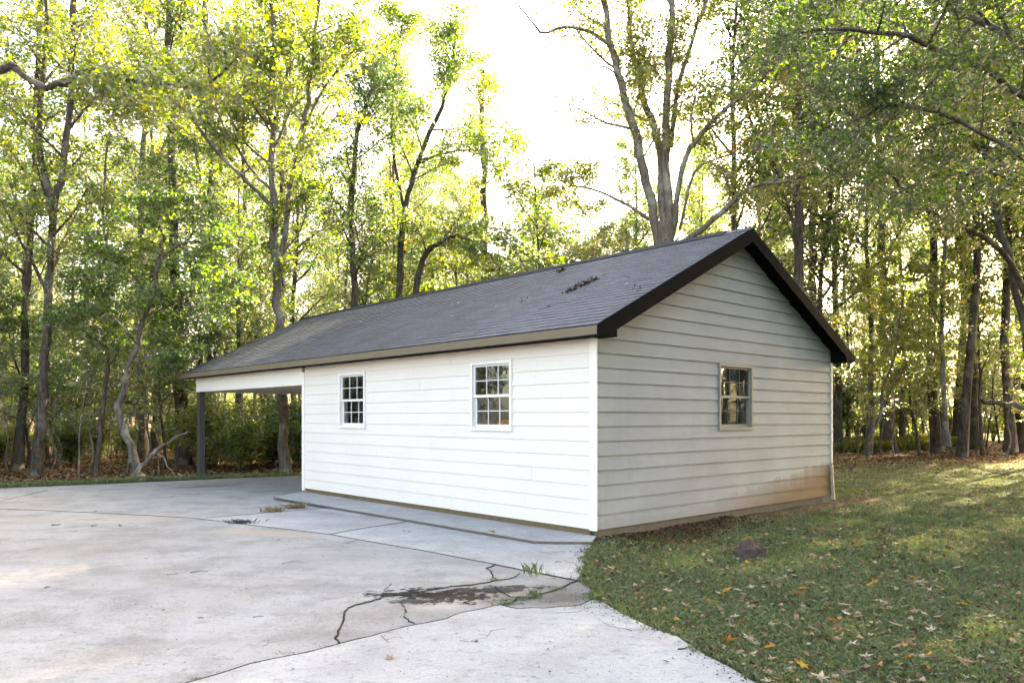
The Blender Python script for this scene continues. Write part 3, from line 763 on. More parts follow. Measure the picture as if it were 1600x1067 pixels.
# ------------------------------------------------------------------ trees
class Tree:
    """collects branch tubes and leaves for one tree (numpy arrays)"""
    def __init__(s, seed, lx=1.0):
        s.lx = lx; s.r = np.random.default_rng(seed); s.tv = []; s.tf = []; s.nv = 0
        s.lc = []; s.ld = []; s.ln = []; s.ls = []
    def tube(s, pts, r0, r1, sides=6, flare=0.0, close=True):
        pts = np.asarray(pts, float); n = len(pts)
        tan = np.gradient(pts, axis=0); tan /= np.linalg.norm(tan, axis=1)[:, None] + 1e-9
        ref = np.array([1., 0, 0]) if abs(tan[:, 0]).mean() < .7 else np.array([0, 1., 0])
        a = np.cross(tan, ref); a /= np.linalg.norm(a, axis=1)[:, None] + 1e-9
        b = np.cross(tan, a)
        f = np.linspace(0, 1, n); rad = r0 + (r1 - r0) * f ** .9
        if flare: rad = rad * (1 + flare * np.exp(-f * n * .9))
        th = np.linspace(0, 2 * np.pi, sides, endpoint=False)
        wobble = 1 + (.10 * s.r.standard_normal((n, sides)) if sides > 5 else 0)
        ring = pts[:, None, :] + (a[:, None, :] * np.cos(th)[None, :, None] + b[:, None, :] * np.sin(th)[None, :, None]) * (rad[:, None] * wobble)[..., None]
        i = np.arange(n * sides).reshape(n, sides)
        q = np.stack([i[:-1], np.roll(i[:-1], -1, 1), np.roll(i[1:], -1, 1), i[1:]], -1).reshape(-1, 4)
        s.tv.append(ring.reshape(-1, 3)); s.tf.append(q + s.nv); s.nv += n * sides
        return pts, rad
    def smooth(s, pts, seg=6, jit=0.0):
        """Catmull-Rom through points"""
        p = np.asarray([tuple(q) for q in pts], float); p = np.vstack([2 * p[0] - p[1], p, 2 * p[-1] - p[-2]]); out = []
        for k in range(1, len(p) - 2):
            t = np.linspace(0, 1, seg, endpoint=False)[:, None]
            p0, p1, p2, p3 = p[k - 1], p[k], p[k + 1], p[k + 2]
            out.append(.5 * (2 * p1 + (p2 - p0) * t + (2 * p0 - 5 * p1 + 4 * p2 - p3) * t ** 2 + (3 * p1 - p0 - 3 * p2 + p3) * t ** 3))
        out = np.vstack(out + [p[-2][None]])
        if jit: out[1:-1] += s.r.standard_normal((len(out) - 2, 3)) * jit
        return out
    def leaves(s, pts, n, spread, size, flat=.45, f0=.15):
        n = max(1, int(n * s.lx))
        pts = np.asarray(pts); m = len(pts)
        f = s.r.uniform(f0, 1, n) * (m - 1); i = np.minimum(f.astype(int), m - 2); w = (f - i)[:, None]
        c = pts[i] * (1 - w) + pts[i + 1] * w
        c = c + s.r.standard_normal((n, 3)) * np.array([spread, spread, spread * flat])
        az = s.r.uniform(0, 2 * np.pi, n)
        d = np.stack([np.cos(az), np.sin(az), s.r.normal(-.35, .35, n)], -1); d /= np.linalg.norm(d, axis=1)[:, None]
        up = np.stack([s.r.normal(0, .55, n), s.r.normal(0, .55, n), np.ones(n)], -1)
        nn = up - (up * d).sum(1)[:, None] * d; nn /= np.linalg.norm(nn, axis=1)[:, None] + 1e-9
        s.lc.append(c); s.ld.append(d); s.ln.append(nn); s.ls.append(size * s.r.uniform(.45, 1.4, n))
    def sprout(s, pts, rad, n, length, lev, P_, f0=.2):
        """n side branches along pts; lev 0 limbs, 1 branchlets, 2 twigs with leaves"""
        pts = np.asarray(pts); m = len(pts); g = s.r.uniform(0, 6.28)
        for k in range(n):
            f = f0 + (1 - f0) * (k + s.r.uniform(.1, .9)) / n
            x = f * (m - 1); i = min(int(x), m - 2); w = x - i
            p = pts[i] * (1 - w) + pts[i + 1] * w; r = rad[i] * (1 - w) + rad[i + 1] * w
            t = pts[i + 1] - pts[i]; t /= np.linalg.norm(t) + 1e-9
            g += 2.4 + s.r.normal(0, .5)
            ref = np.array([0, 0, 1.]) if abs(t[2]) < .9 else np.array([1., 0, 0])
            a = np.cross(t, ref); a /= np.linalg.norm(a); b = np.cross(t, a)
            side = a * math.cos(g) + b * math.sin(g)
            if lev > 0: side[2] *= .45            # sprays spread flat
            ang = P_['ang'] * s.r.uniform(.75, 1.25)
            d = t * math.cos(ang) + side * math.sin(ang); d[2] += P_['up'][min(lev, 2)]
            d /= np.linalg.norm(d)
            L = length * s.r.uniform(.6, 1.2) * (1.15 - P_['taper'] * f if lev == 0 else 1.0)
            nseg = 5 if lev < 2 else 3
            q = [p]; dd = d.copy()
            for j in range(nseg):
                dd = dd + s.r.standard_normal(3) * P_['crook'] + np.array([0, 0, P_['bend'][min(lev, 2)] / nseg]); dd /= np.linalg.norm(dd)
                q.append(q[-1] + dd * L / nseg)
            q = np.array(q); rr = max(.006, min(r * .62, L * .022))
            pp, ra = s.tube(q, rr, max(.004, rr * .35), (5, 4, 3)[min(lev, 2)])
            if lev < P_['levels'] - 1:
                s.sprout(pp, ra, P_['n'][lev + 1], L * P_['ratio'], lev + 1, P_, .18)
                if lev == P_['levels'] - 2: s.leaves(q, P_['nl'] // 2, P_['spread'], P_['size'], P_['flat'], .5)
            else:
                s.leaves(q, P_['nl'], P_['spread'], P_['size'], P_['flat'])
    def wood_mesh(s, name, mat):
        return np_mesh(name, np.vstack(s.tv), 4, np.vstack(s.tf), mat, True)
    def leaf_mesh(s, name, mat, aspect=.62):
        c, d, n, L = np.vstack(s.lc), np.vstack(s.ld), np.vstack(s.ln), np.concatenate(s.ls)[:, None]
        sd = np.cross(d, n); Wd = L * aspect * .5
        v = np.stack([c, c + d * L * .42 + sd * Wd + n * L * .10, c + d * L - n * L * .12, c + d * L * .42 - sd * Wd + n * L * .10], 1).reshape(-1, 3)
        return np_mesh(name, v, 4, np.arange(len(v)).reshape(-1, 4), mat)

BASE = dict(ang=.95, up=(.15, .05, -.05), bend=(.35, .1, -.25), crook=.12, taper=.55, levels=3, n=(16, 6, 5), ratio=.42, nl=32, spread=.19, size=.112, flat=.55)
def prm(**k): d = dict(BASE); d.update(k); return d

def tall_tree(seed, H, r0, first, nlimb, llen, wood, leaf, lean=.3, aspect=.62, **kw):
    """a straight woodland tree at the origin"""
    T = Tree(seed); p = prm(**kw); rr = T.r
    k = 9; z = np.linspace(-.15, H, k)
    xy = np.cumsum(rr.standard_normal((k, 2)) * .10, 0) + np.outer(z / H, rr.uniform(-1, 1, 2)) * lean; xy -= xy[0]
    pts = T.smooth(np.column_stack([xy, z]), 3)
    pts, rad = T.tube(pts, r0, r0 * .18, 9, .35)
    T.sprout(pts, rad, nlimb, llen, 0, p, first)
    return T.wood_mesh('trunk_%d' % seed, M[wood]), T.leaf_mesh('crown_%d' % seed, M[leaf], aspect)

def place(name, meshes, loc, rz, sc, label, group=None, cat='tree'):
    e = empty(name, loc, rz); e.scale = sc if isinstance(sc, tuple) else (sc, sc, sc)
    tag(e, label, cat, group)
    a = link('trunk', meshes[0], e); b = link('crown', meshes[1], e)
    return e

gz = lambda x, y: float(terrain(np.array(float(x)), np.array(float(y))))
# --- kinds of background tree (meshes shared between copies)
TALL = [
    tall_tree(21, 19, .165, .30, 20, 3.6, 'bark_brown', 'leaf_green'),
    tall_tree(22, 21, .19, .35, 20, 4.0, 'bark_grey', 'leaf_yellow', nl=22),
    tall_tree(23, 18, .135, .25, 22, 3.2, 'bark_brown', 'leaf_green', nl=24),
    tall_tree(24, 20, .145, .40, 18, 3.6, 'bark_grey', 'leaf_yellow', nl=20),
    tall_tree(25, 17, .12, .22, 22, 3.0, 'bark_brown', 'leaf_dark'),
]
UNDER = [
    tall_tree(31, 6.5, .065, .22, 15, 2.3, 'bark_brown', 'leaf_green', lean=1.2, up=(.0, -.02, -.05), bend=(-.1, 0, -.2), n=(15, 6, 4), nl=18, spread=.15, size=.12, flat=.28, ratio=.45),
    tall_tree(32, 8.0, .075, .28, 16, 2.4, 'bark_grey', 'leaf_yellow', lean=1.6, up=(.05, 0, -.05), bend=(0, 0, -.2), n=(15, 6, 4), nl=17, spread=.15, size=.115, flat=.3, ratio=.45),
    tall_tree(33, 5.0, .05, .15, 15, 1.9, 'bark_brown', 'leaf_dark', lean=.9, up=(.05, 0, -.05), bend=(0, 0, -.2), n=(15, 6, 4), nl=18, spread=.14, size=.11, flat=.35, ratio=.45),
    tall_tree(34, 9.5, .085, .32, 17, 2.2, 'bark_brown', 'leaf_green', lean=1.0, n=(16, 6, 4), nl=17, spread=.16, size=.12, flat=.4),
]
SAPL = [tall_tree(41, 4.2, .028, .35, 9, 1.0, 'bark_pale', 'leaf_yellow', lean=.9, levels=2, n=(9, 5), nl=14, spread=.12, size=.11, flat=.4),
        tall_tree(42, 6.0, .035, .45, 9, 1.2, 'bark_pale', 'leaf_green', lean=1.3, levels=2, n=(9, 5), nl=14, spread=.12, size=.11, flat=.4)]
def shrub(seed, leaf):
    T = Tree(seed); rr = T.r; p = prm(levels=2, n=(6, 5), nl=26, spread=.13, size=.085, ang=.7, flat=.7)
    for k in range(9):
        az = rr.uniform(0, 6.28); h = rr.uniform(1.0, 2.1); o = np.array([math.cos(az), math.sin(az)]) * rr.uniform(.3, 1.1)
        pts = T.smooth([(0, 0, -.1), (o[0] * .3, o[1] * .3, h * .45), (o[0], o[1], h)], 3, .02)
        pts, rad = T.tube(pts, .018, .006, 4); T.sprout(pts, rad, 7, .75, 0, p, .12)
    return T.wood_mesh('stems_%d' % seed, M['bark_brown']), T.leaf_mesh('leaves_%d' % seed, M[leaf])
SHRUB = [shrub(51, 'leaf_green'), shrub(52, 'leaf_yellow')]

# --- the trees that can be told apart in the photograph
def own_tree(name, seed, stems, label, wood, leaf, base=None, aspect=.62, group=None, **kw):
    """stems: (list of (u, v, Y), r0, r1, sprouts, length, first fraction, levels-mode)"""
    T = Tree(seed, 2.6)
    q0 = stems[0][0][0]; b = P(*q0) if len(q0) == 3 else Vector(q0[:3]); bx_, by_ = (base or (b.x, b.y)); org = np.array([bx_, by_, gz(bx_, by_)])
    for st in stems:
        pts = [np.array(P(*q)) - org if len(q) == 3 else np.array(q[:3]) - org for q in st[0]]
        n = len(pts); seg = 4 if st[1] > .07 else 3
        pp = T.smooth(pts, seg, min(.03, st[1] * .25))
        pp, rad = T.tube(pp, st[1], st[2], 10 if st[1] > .1 else 7 if st[1] > .045 else 5, .5 if (st is stems[0]) else 0)
        p = prm(**{**kw, **(st[6] if len(st) > 6 else {})})
        if st[3]: T.sprout(pp, rad, st[3], st[4], 0, p, st[5])
    e = empty(name, tuple(org)); tag(e, label, 'tree', group)
    link('trunk', T.wood_mesh('trunk', M[wood]), e); link('crown', T.leaf_mesh('crown', M[leaf], aspect), e)
    return e

sp2 = dict(levels=2, n=(7, 6), nl=20, spread=.17)
# big forked tree behind the garage roof
own_tree('forked_tree', 101, [
    ([(1046, 720, 25), (1044, 520, 25), (1040, 400, 25), (1038, 352, 25)], .36, .33, 0, 0, 0),
    ([(1030, 395, 25), (1012, 290, 24.8), (988, 195, 24.6), (966, 112, 24.5), (950, 45, 24.4), (934, -60, 24.2), (920, -170, 24)], .155, .08, 12, 2.3, .2),
    ([(1038, 390, 25), (1030, 235, 25.2), (1012, 170, 25.4), (990, 88, 25.6), (980, 0, 25.8), (972, -90, 26), (965, -180, 26)], .135, .06, 11, 2.3, .25),
    ([(1046, 390, 25), (1040, 225, 24.9), (1044, 120, 24.7), (1052, 0, 24.5), (1058, -90, 24.4), (1070, -200, 24)], .15, .06, 11, 2.3, .25),
    ([(1050, 370, 25), (1066, 262, 24.6), (1096, 208, 24.2), (1150, 158, 23.8), (1200, 112, 23.4), (1245, 60, 23)], .10, .04, 9, 2.0, .3),
    ([(1048, 230, 25), (1062, 130, 25.2), (1090, 40, 25.5), (1108, -20, 25.8), (1125, -100, 26)], .09, .04, 6, 1.5, .3),
    ([(954, 72, 24.4), (920, 50, 24), (880, 44, 23.7), (845, 50, 23.4), (822, 22, 23), (800, 2, 22.8)], .065, .018, 7, .55, .2, dict(levels=1, n=(6,), nl=2)),
    ([(968, 120, 24.5), (945, 105, 24.1), (918, 106, 23.9)], .04, .015, 3, .5, .3, dict(levels=1, nl=3)),
    ([(1056, 385, 24.6), (1105, 352, 24), (1140, 322, 23.6), (1178, 291, 23.2), (1230, 284, 22.9), (1258, 290, 22.8)], .10, .045, 8, 1.5, .3, sp2),
    ([(1062, 360, 25), (1085, 270, 24.4), (1130, 245, 24), (1180, 235, 23.6), (1215, 205, 23.2)], .05, .02, 6, 1.2, .35, sp2),
    ([(1018, 345, 25), (965, 312, 24.6), (905, 291, 24.2), (878, 296, 24)], .055, .02, 7, 1.3, .25, sp2),
    ([(1060, 372, 25), (1028, 395, 24), (965, 392, 23.4), (930, 410, 23)], .035, .012, 6, 1.1, .2, sp2),
], 'large tree forking into several pale trunks right behind the garage roof', 'bark_pale', 'leaf_yellow', nl=10, n=(10, 6, 4), size=.11, spread=.22)
# slender tree seen through the carport, forking above the roof
own_tree('forked_tree', 102, [
    ([(446, 752, 22.5), (441, 640, 22.5), (436, 520, 22.5), (432, 430, 22.5), (429, 330, 22.5)], .15, .115, 4, 1.3, .7, sp2),
    ([(429, 330, 22.5), (424, 262, 22.5), (428, 202, 22.5), (418, 160, 22.5), (426, 60, 22.3), (420, -40, 22), (424, -150, 22)], .115, .04, 13, 1.8, .2),
    ([(434, 430, 22.5), (446, 370, 22.4), (458, 272, 22.2), (478, 185, 22), (490, 80, 21.8), (502, -30, 21.6), (505, -140, 21.4)], .10, .035, 12, 1.9, .25),
    ([(427, 325, 22.5), (390, 287, 22.2), (340, 236, 21.8), (290, 172, 21.4), (255, 112, 21), (230, 40, 20.8)], .065, .02, 9, 1.5, .3, sp2),
    ([(426, 298, 22.5), (395, 270, 22.8), (370, 230, 23), (345, 190, 23.2), (328, 138, 23.4)], .055, .02, 7, 1.3, .3, sp2),
    ([(422, 256, 22.5), (385, 225, 22.6), (352, 165, 22.8), (330, 90, 23)], .045, .016, 6, 1.2, .3, sp2),
    ([(424, 200, 22.5), (444, 150, 22.7), (452, 80, 22.9), (455, 0, 23)], .05, .02, 7, 1.3, .3, sp2),
    ([(462, 250, 22.2), (495, 155, 21.9), (535, 100, 21.6), (560, 70, 21.4)], .05, .018, 7, 1.4, .3, sp2),
    ([(438, 400, 22.5), (470, 358, 22.2), (482, 312, 22), (480, 272, 21.9)], .032, .012, 4, .9, .4, sp2),
], 'slender forking grey tree rising behind the carport roof', 'bark_grey', 'leaf_yellow', nl=12, n=(10, 5, 4), size=.115)
# crooked understory tree at the left edge of the drive
own_tree('crooked_tree', 103, [
    ([(218, 752, 20.8), (212, 722, 20.8), (192, 668, 20.8), (184, 640, 20.8), (194, 604, 20.8), (200, 575, 20.8), (224, 505, 20.7), (242, 445, 20.6), (252, 400, 20.5), (258, 372, 20.5)], .12, .045, 5, 1.2, .55, sp2),
    ([(252, 402, 20.5), (285, 380, 20.2), (310, 378, 20), (345, 372, 19.8)], .045, .015, 8, 1.3, .2, sp2),
    ([(236, 465, 20.6), (214, 440, 20.4), (190, 415, 20.2), (150, 395, 20)], .035, .012, 8, 1.3, .2, sp2),
    ([(214, 535, 20.7), (180, 500, 20.3), (140, 478, 20), (100, 470, 19.8)], .035, .012, 8, 1.3, .2, sp2),
    ([(228, 495, 20.6), (280, 470, 20.2), (320, 455, 20), (352, 452, 19.8)], .03, .012, 8, 1.2, .2, sp2),
    ([(205, 565, 20.7), (250, 552, 20.3), (292, 548, 20)], .025, .010, 7, 1.0, .2, sp2),
    ([(258, 372, 20.5), (245, 340, 20.4), (252, 300, 20.3)], .04, .015, 6, 1.2, .2, sp2),
], 'small crooked tree with a kinked mossy trunk at the driveway edge', 'bark_grey', 'leaf_green', flat=.3, size=.11, up=(-.02, 0, -.05), bend=(-.1, 0, -.2))
# two stout trunks at the far left
own_tree('stout_tree', 104, [
    ([(54, 754, 20.8), (64, 640, 20.8), (70, 560, 20.9), (76, 440, 21), (84, 330, 21), (104, 222, 21), (112, 60, 21), (118, -120, 21)], .14, .065, 15, 2.6, .38),
    ([(84, 330, 21), (62, 220, 21.3), (70, 80, 21.5), (72, -60, 21.5)], .10, .05, 8, 2.2, .3)],
    'stout dark trunk at far left, nearer of the leaning pair', 'bark_brown', 'leaf_yellow', nl=12, n=(12, 5, 4))
own_tree('stout_tree', 105, [
    ([(26, 740, 23.5), (36, 610, 23.5), (44, 450, 23.5), (50, 320, 23.5), (60, 120, 23.5), (66, -100, 23.5)], .13, .06, 15, 2.5, .36)],
    'dark straight trunk at far left, just behind the nearer stout trunk', 'bark_brown', 'leaf_green', nl=12, n=(12, 5, 4))
own_tree('vine_covered_tree', 106, [
    ([(286, 735, 26.5), (282, 600, 26.5), (277, 500, 26.5), (272, 350, 26.5), (266, 120, 26.5), (262, -60, 26.5)], .22, .10, 20, 2.2, .12)],
    'thick dark tree hung with vines just left of the carport post', 'bark_brown', 'leaf_dark', nl=16, n=(12, 5, 4))
own_tree('leaning_sapling', 107, [
    ([(150, 750, 21.6), (158, 660, 21.6), (168, 575, 21.6), (164, 520, 21.6), (172, 430, 21.6), (160, 330, 21.6), (168, 220, 21.6)], .07, .025, 12, 1.6, .3, sp2)],
    'thin dark leaning tree between the stout trunks and the crooked tree', 'bark_brown', 'leaf_green', flat=.35)
# behind the middle of the roof
own_tree('straight_tree', 108, [
    ([(757, 700, 38), (757, 430, 38), (756, 270, 38), (752, 180, 38), (755, 110, 38)], .22, .09, 13, 2.4, .35)],
    'straight dark trunk rising just above the middle of the ridge', 'bark_brown', 'leaf_yellow', nl=12, n=(12, 5, 4))
own_tree('spreading_tree', 109, [
    ([(640, 720, 29), (648, 480, 29), (662, 405, 29), (690, 378, 28.6), (722, 372, 28.2), (760, 395, 28)], .16, .04, 9, 1.6, .4, sp2),
    ([(625, 640, 29), (626, 460, 29), (632, 330, 29), (655, 250, 28.8), (690, 165, 28.6), (705, 110, 28.4), (712, 60, 28.4)], .15, .04, 15, 2.1, .4),
    ([(632, 330, 29), (612, 210, 29.2), (618, 120, 29.4), (630, 20, 29.6)], .08, .03, 12, 1.9, .3),
    ([(655, 250, 28.8), (720, 235, 28.4), (770, 240, 28.2)], .05, .015, 8, 1.5, .2, sp2)],
    'spreading tree with dark ascending limbs behind the left half of the roof', 'bark_brown', 'leaf_green', nl=13, n=(12, 5, 4))
own_tree('dark_leaved_tree', 110, [
    ([(560, 720, 27), (555, 500, 27), (550, 330, 27), (560, 200, 27), (585, 130, 27)], .17, .05, 18, 2.2, .3)],
    'dark green leafy tree left of the sky gap behind the roof', 'bark_brown', 'leaf_dark', nl=9, n=(12, 6, 4), spread=.24)
# right side
own_tree('straight_tree', 111, [
    ([(1262, 705, 33), (1268, 520, 33), (1270, 400, 33), (1268, 250, 33), (1262, 120, 33), (1255, -40, 33)], .20, .10, 14, 2.6, .42)],
    'straight trunk beside the right slope of the roof', 'bark_grey', 'leaf_green', nl=13, n=(12, 5, 4))
own_tree('straight_tree', 112, [
    ([(1388, 697, 37), (1384, 600, 37), (1380, 480, 37), (1377, 300, 37), (1370, 130, 37), (1366, -50, 37)], .26, .12, 14, 3.0, .42)],
    'thick straight trunk standing alone right of the gable', 'bark_grey', 'leaf_green', nl=13, n=(12, 5, 4))
own_tree('leaning_tree', 113, [
    ([(1628, 720, 24), (1612, 600, 24), (1597, 490, 24), (1566, 360, 24), (1540, 232, 24), (1522, 150, 24), (1512, 40, 24)], .14, .06, 12, 2.4, .5),
    ([(1612, 480, 24), (1566, 392, 23.2), (1500, 352, 22.6), (1430, 320, 22), (1400, 282, 21.6), (1364, 258, 21.3)], .10, .025, 10, 1.2, .35, sp2),
    ([(1622, 642, 24), (1585, 634, 23.8), (1556, 630, 23.7), (1534, 627, 23.6)], .10, .075, 0, 0, 0),
    ([(1548, 262, 24), (1515, 215, 23.5), (1480, 205, 23)], .05, .02, 6, 1.2, .2, sp2)],
    'leaning tree at the right edge with a long low curved limb', 'bark_brown', 'leaf_oak', nl=13, n=(12, 5, 4))
own_tree('slender_tree', 114, [
    ([(1480, 697, 29), (1474, 590, 29), (1472, 470, 29), (1480, 300, 29), (1488, 120, 29)], .10, .04, 16, 1.9, .3)],
    'slender grey tree right of the thick lone trunk', 'bark_grey', 'leaf_green', nl=12, n=(12, 5, 4))
own_tree('stout_tree', 115, [
    ([(1578, 706, 31), (1572, 560, 31), (1574, 420, 31), (1582, 250, 31), (1590, 50, 31)], .19, .09, 14, 2.6, .38)],
    'stout dark trunk at the right edge of the woods', 'bark_brown', 'leaf_green', nl=12, n=(12, 5, 4))
own_tree('slender_tree', 116, [
    ([(1524, 702, 33), (1522, 560, 33), (1526, 380, 33), (1530, 150, 33)], .19, .07, 14, 2.3, .35)],
    'slim dark trunk just left of the stout right edge trunk', 'bark_brown', 'leaf_green', nl=12, n=(12, 5, 4))
# two trees that stand outside the frame and reach into it
own_tree('limb_tree', 117, [
    ([(-14.2, 16.2, -.1, 0), (-14.0, 16.1, 4, 0), (-13.8, 16, 8, 0), (-13.9, 16, 13, 0), (-14.2, 16, 17, 0)], .32, .14, 16, 3.2, .45),
    ([(-13.9, 16.0, 8.3, 0), (0, 106, 15.6), (28, 112, 15.5), (70, 138, 15.3), (92, 128, 15.2), (150, 106, 15), (205, 126, 14.8), (250, 132, 14.6), (310, 134, 14.4), (350, 112, 14.2), (385, 75, 14)], .085, .018, 16, 1.2, .35, sp2),
    ([(78, 136, 15.3), (110, 131, 15.4), (150, 128, 15.5), (200, 140, 15.7), (255, 150, 15.9)], .055, .015, 9, .9, .3, sp2),
    ([(148, 130, 15.5), (160, 150, 15.3), (190, 168, 15.1), (232, 176, 15)], .03, .01, 6, .8, .2, sp2)],
    'tree outside the left edge with one long crooked limb across the top left', 'bark_brown', 'leaf_yellow', nl=11, n=(12, 5, 4), size=.10, aspect=.55)
OAKP = dict(levels=2, n=(8, 7), nl=19, spread=.18, up=(-.05, -.05, -.1), bend=(-.15, -.15, -.3))
own_tree('overhanging_oak', 118, [
    ([(10.6, 13.5, -.1, 0), (10.5, 13.5, 3, 0), (10.4, 13.4, 6, 0), (10.3, 13.3, 10, 0), (10.2, 13.2, 15, 0)], .33, .14, 15, 3.4, .45),
    ([(10.4, 13.4, 6.4, 0), (1600, 150, 13.5), (1510, 95, 13.3), (1420, 60, 13), (1320, 45, 12.8), (1250, 52, 12.6), (1205, 66, 12.5)], .075, .015, 17, 1.7, .15, OAKP),
    ([(10.4, 13.4, 5.2, 0), (1600, 250, 13.2), (1500, 190, 13), (1400, 165, 12.8), (1330, 190, 12.6), (1270, 230, 12.5)], .05, .012, 13, 1.4, .15, OAKP),
    ([(10.3, 13.4, 7.2, 0), (1580, 60, 14), (1480, 10, 14.5), (1360, -30, 15), (1260, -40, 15.5)], .08, .02, 20, 1.8, .2, OAKP),
    ([(10.4, 13.4, 4.6, 0), (1620, 300, 13.6), (1540, 270, 13.4), (1460, 275, 13.2), (1390, 310, 13)], .045, .012, 9, 1.2, .2, OAKP),
    ([(10.3, 13.4, 9, 0), (8.5, 12.5, 10.2, 0), (6.5, 11.8, 10.8, 0), (4.0, 11, 11.2, 0)], .11, .03, 18, 2.0, .2, OAKP),
    ([(1500, 112, 13.2), (1455, 105, 13.1), (1400, 140, 13), (1370, 165, 13)], .035, .01, 7, .9, .2, OAKP)],
    'oak outside the right edge with narrow grey green leaves hanging into the top right', 'bark_grey', 'leaf_oak', nl=15, n=(12, 6, 4), size=.105, aspect=.36)

# --- copies that make up the woods
rw = random.Random(77)
taken = []
def free(x, y, d):
    for a, b in taken:
        if (a - x) ** 2 + (b - y) ** 2 < d * d: return False
    taken.append((x, y)); return True
LOOK = {}
for ms, looks in ((TALL, ('tall green tree', 'tall yellowing tree', 'tall slim green tree', 'tall thin yellow tree', 'tall dark green tree')),
                  (UNDER, ('small layered green tree', 'small yellowing tree', 'small dark bushy tree', 'small upright green tree')),
                  (SAPL, ('thin yellow sapling', 'thin green sapling')), (SHRUB, ('green shrub', 'yellowish shrub'))):
    for m_, l_ in zip(ms, looks): LOOK[m_[0].name] = l_
MARKS = [(-999, 'off the left edge of the photo'), (0, 'behind the two stout trunks at far left'), (90, 'left of the leaning sapling'), (150, 'behind the crooked tree'),
         (215, 'left of the vine covered trunk'), (265, 'behind the vine covered trunk'), (310, 'behind the carport post'), (350, 'seen through or above the open carport'),
         (420, 'behind the forked tree of the carport'), (480, 'above the left end of the ridge'), (560, 'behind the dark leafy tree and the ridge'), (630, 'behind the spreading tree'), (700, 'beside the straight trunk above mid ridge'),
         (780, 'at the left side of the sky gap'), (850, 'low in the middle of the sky gap'), (920, 'at the right side of the sky gap'), (985, 'behind the forked trunks'), (1070, 'right of the forked trunks'), (1160, 'behind the roof peak'),
         (1230, 'behind the straight trunk beside the roof slope'), (1290, 'just right of the gable end'), (1350, 'left of the thick lone trunk'), (1395, 'right of the thick lone trunk'), (1450, 'behind the slender grey tree'),
         (1500, 'behind the slim dark trunk on the right'), (1550, 'behind the stout trunk at the right edge'), (1600, 'off the right edge of the photo')]
def where(u, Y, ylo, yhi):
    mk = [m for a_, m in MARKS if u >= a_][-1]
    dep = 'near' if Y < ylo + (yhi - ylo) * .3 else 'far back' if Y > ylo + (yhi - ylo) * .68 else 'midway back'
    return mk, dep
def scatter(kinds, name, n, ulo, uhi, ylo, yhi, slo, shi, label, group, dmin, hmax=None, tries=4000, cat='tree'):
    k = 0
    for _ in range(tries):
        if k >= n: break
        Y = math.sqrt(rw.uniform(ylo ** 2, yhi ** 2)); u = rw.uniform(ulo, uhi); x = (u - CX) / FPX * Y
        hx_ = (x - CORNER.x) * GD.x + (Y - CORNER.y) * GD.y; hy_ = (x - CORNER.x) * FD.x + (Y - CORNER.y) * FD.y
        if -2 < hx_ < W + 2.5 and -2 < hy_ < OVY1 + 2: continue
        if inside(np.array([x]), np.array([Y]), drive_poly)[0] or poly_dist(np.array([x]), np.array([Y]), drive_poly)[0] < 1.3: continue
        if not free(x, Y, dmin): continue
        s = rw.uniform(slo, shi)
        if hmax: s = min(s, hmax(u, Y))
        m = rw.choice(kinds)
        mk, dep = where(u, Y, ylo, yhi)
        place(name, m, (x, Y, gz(x, Y)), rw.uniform(0, 6.28), (s * rw.uniform(.9, 1.1), s * rw.uniform(.9, 1.1), s), f'{LOOK[m[0].name]}, {dep}, {mk}', group, cat); k += 1
gap = lambda u, Y: ((.29 * Y + 1.5) / 19.0) if 735 < u < 1000 else (9 if u < 985 or u > 1090 else 9)
scatter(TALL, 'woodland_tree', 24, -60, 480, 26, 58, .9, 1.25, 'tall thin tree in the sunlit woods left of and behind the carport', 'tall trees in the woods on the left', 2.6)
for k_, (x, y) in enumerate(((19, 34), (21.2, 36.5), (23.3, 34), (25, 37.5), (17.8, 30.2), (21, 31.5), (23, 38.5))):  # trees added and stretched tall to keep the sun off the driveway
    free(x, y, 0.1); u_ = CX + FPX * x / y; mk, dep = where(u_, y, 31, 62); m = TALL[(0, 2, 4)[k_ % 3]]
    place('woodland_tree', m, (x, y, gz(x, y)), k_ * 1.7, (1.35, 1.35, 1.62), f'{LOOK[m[0].name]}, {dep}, {mk}', 'tall trees in the woods on the right')
scatter(TALL, 'woodland_tree', 16, 480, 745, 32, 62, .75, 1.05, 'tall leafy tree in the woods behind the left half of the roof', 'tall trees behind the left half of the roof', 3.0)
scatter(TALL, 'woodland_tree', 24, 735, 1000, 38, 70, .55, .95, 'low bright tree closing the bottom of the sky gap above the roof', 'low trees under the sky gap', 2.6, gap)
scatter(TALL, 'woodland_tree', 15, 985, 1230, 32, 62, .7, 1.05, 'tall leafy tree behind the forked trunks and the roof peak', 'tall trees behind the roof peak', 3.0)
scatter(TALL, 'woodland_tree', 12, 1230, 1680, 32, 52, .95, 1.2, 'tall thin tree in the shaded woods right of the gable', 'tall trees in the woods on the right', 2.4)
scatter([TALL[0], TALL[2], TALL[4]], 'woodland_tree', 4, 1150, 1300, 25, 32, 1.1, 1.3, '', 'tall trees behind the roof peak', 2.6)  # tall trees added behind the peak to block low sun over the drive
scatter(SHRUB, 'woodland_shrub', 9, -420, -120, 15, 24, 1.2, 1.7, '', 'shrubs past the left edge', 1.5, cat='shrub')
scatter(UNDER, 'understory_tree', 19, -60, 470, 22.5, 38, .75, 1.2, 'small leafy understory tree in the woods beyond the driveway', 'understory trees beyond the driveway', 1.7)
scatter(UNDER, 'understory_tree', 14, 470, 1010, 27, 40, .9, 1.35, 'small leafy understory tree just showing above the ridge', 'understory trees above the ridge', 2.0)
scatter(UNDER, 'understory_tree', 20, 1220, 1660, 30, 46, .7, 1.15, 'small leafy understory tree in the woods right of the gable', 'understory trees right of the gable', 1.7)
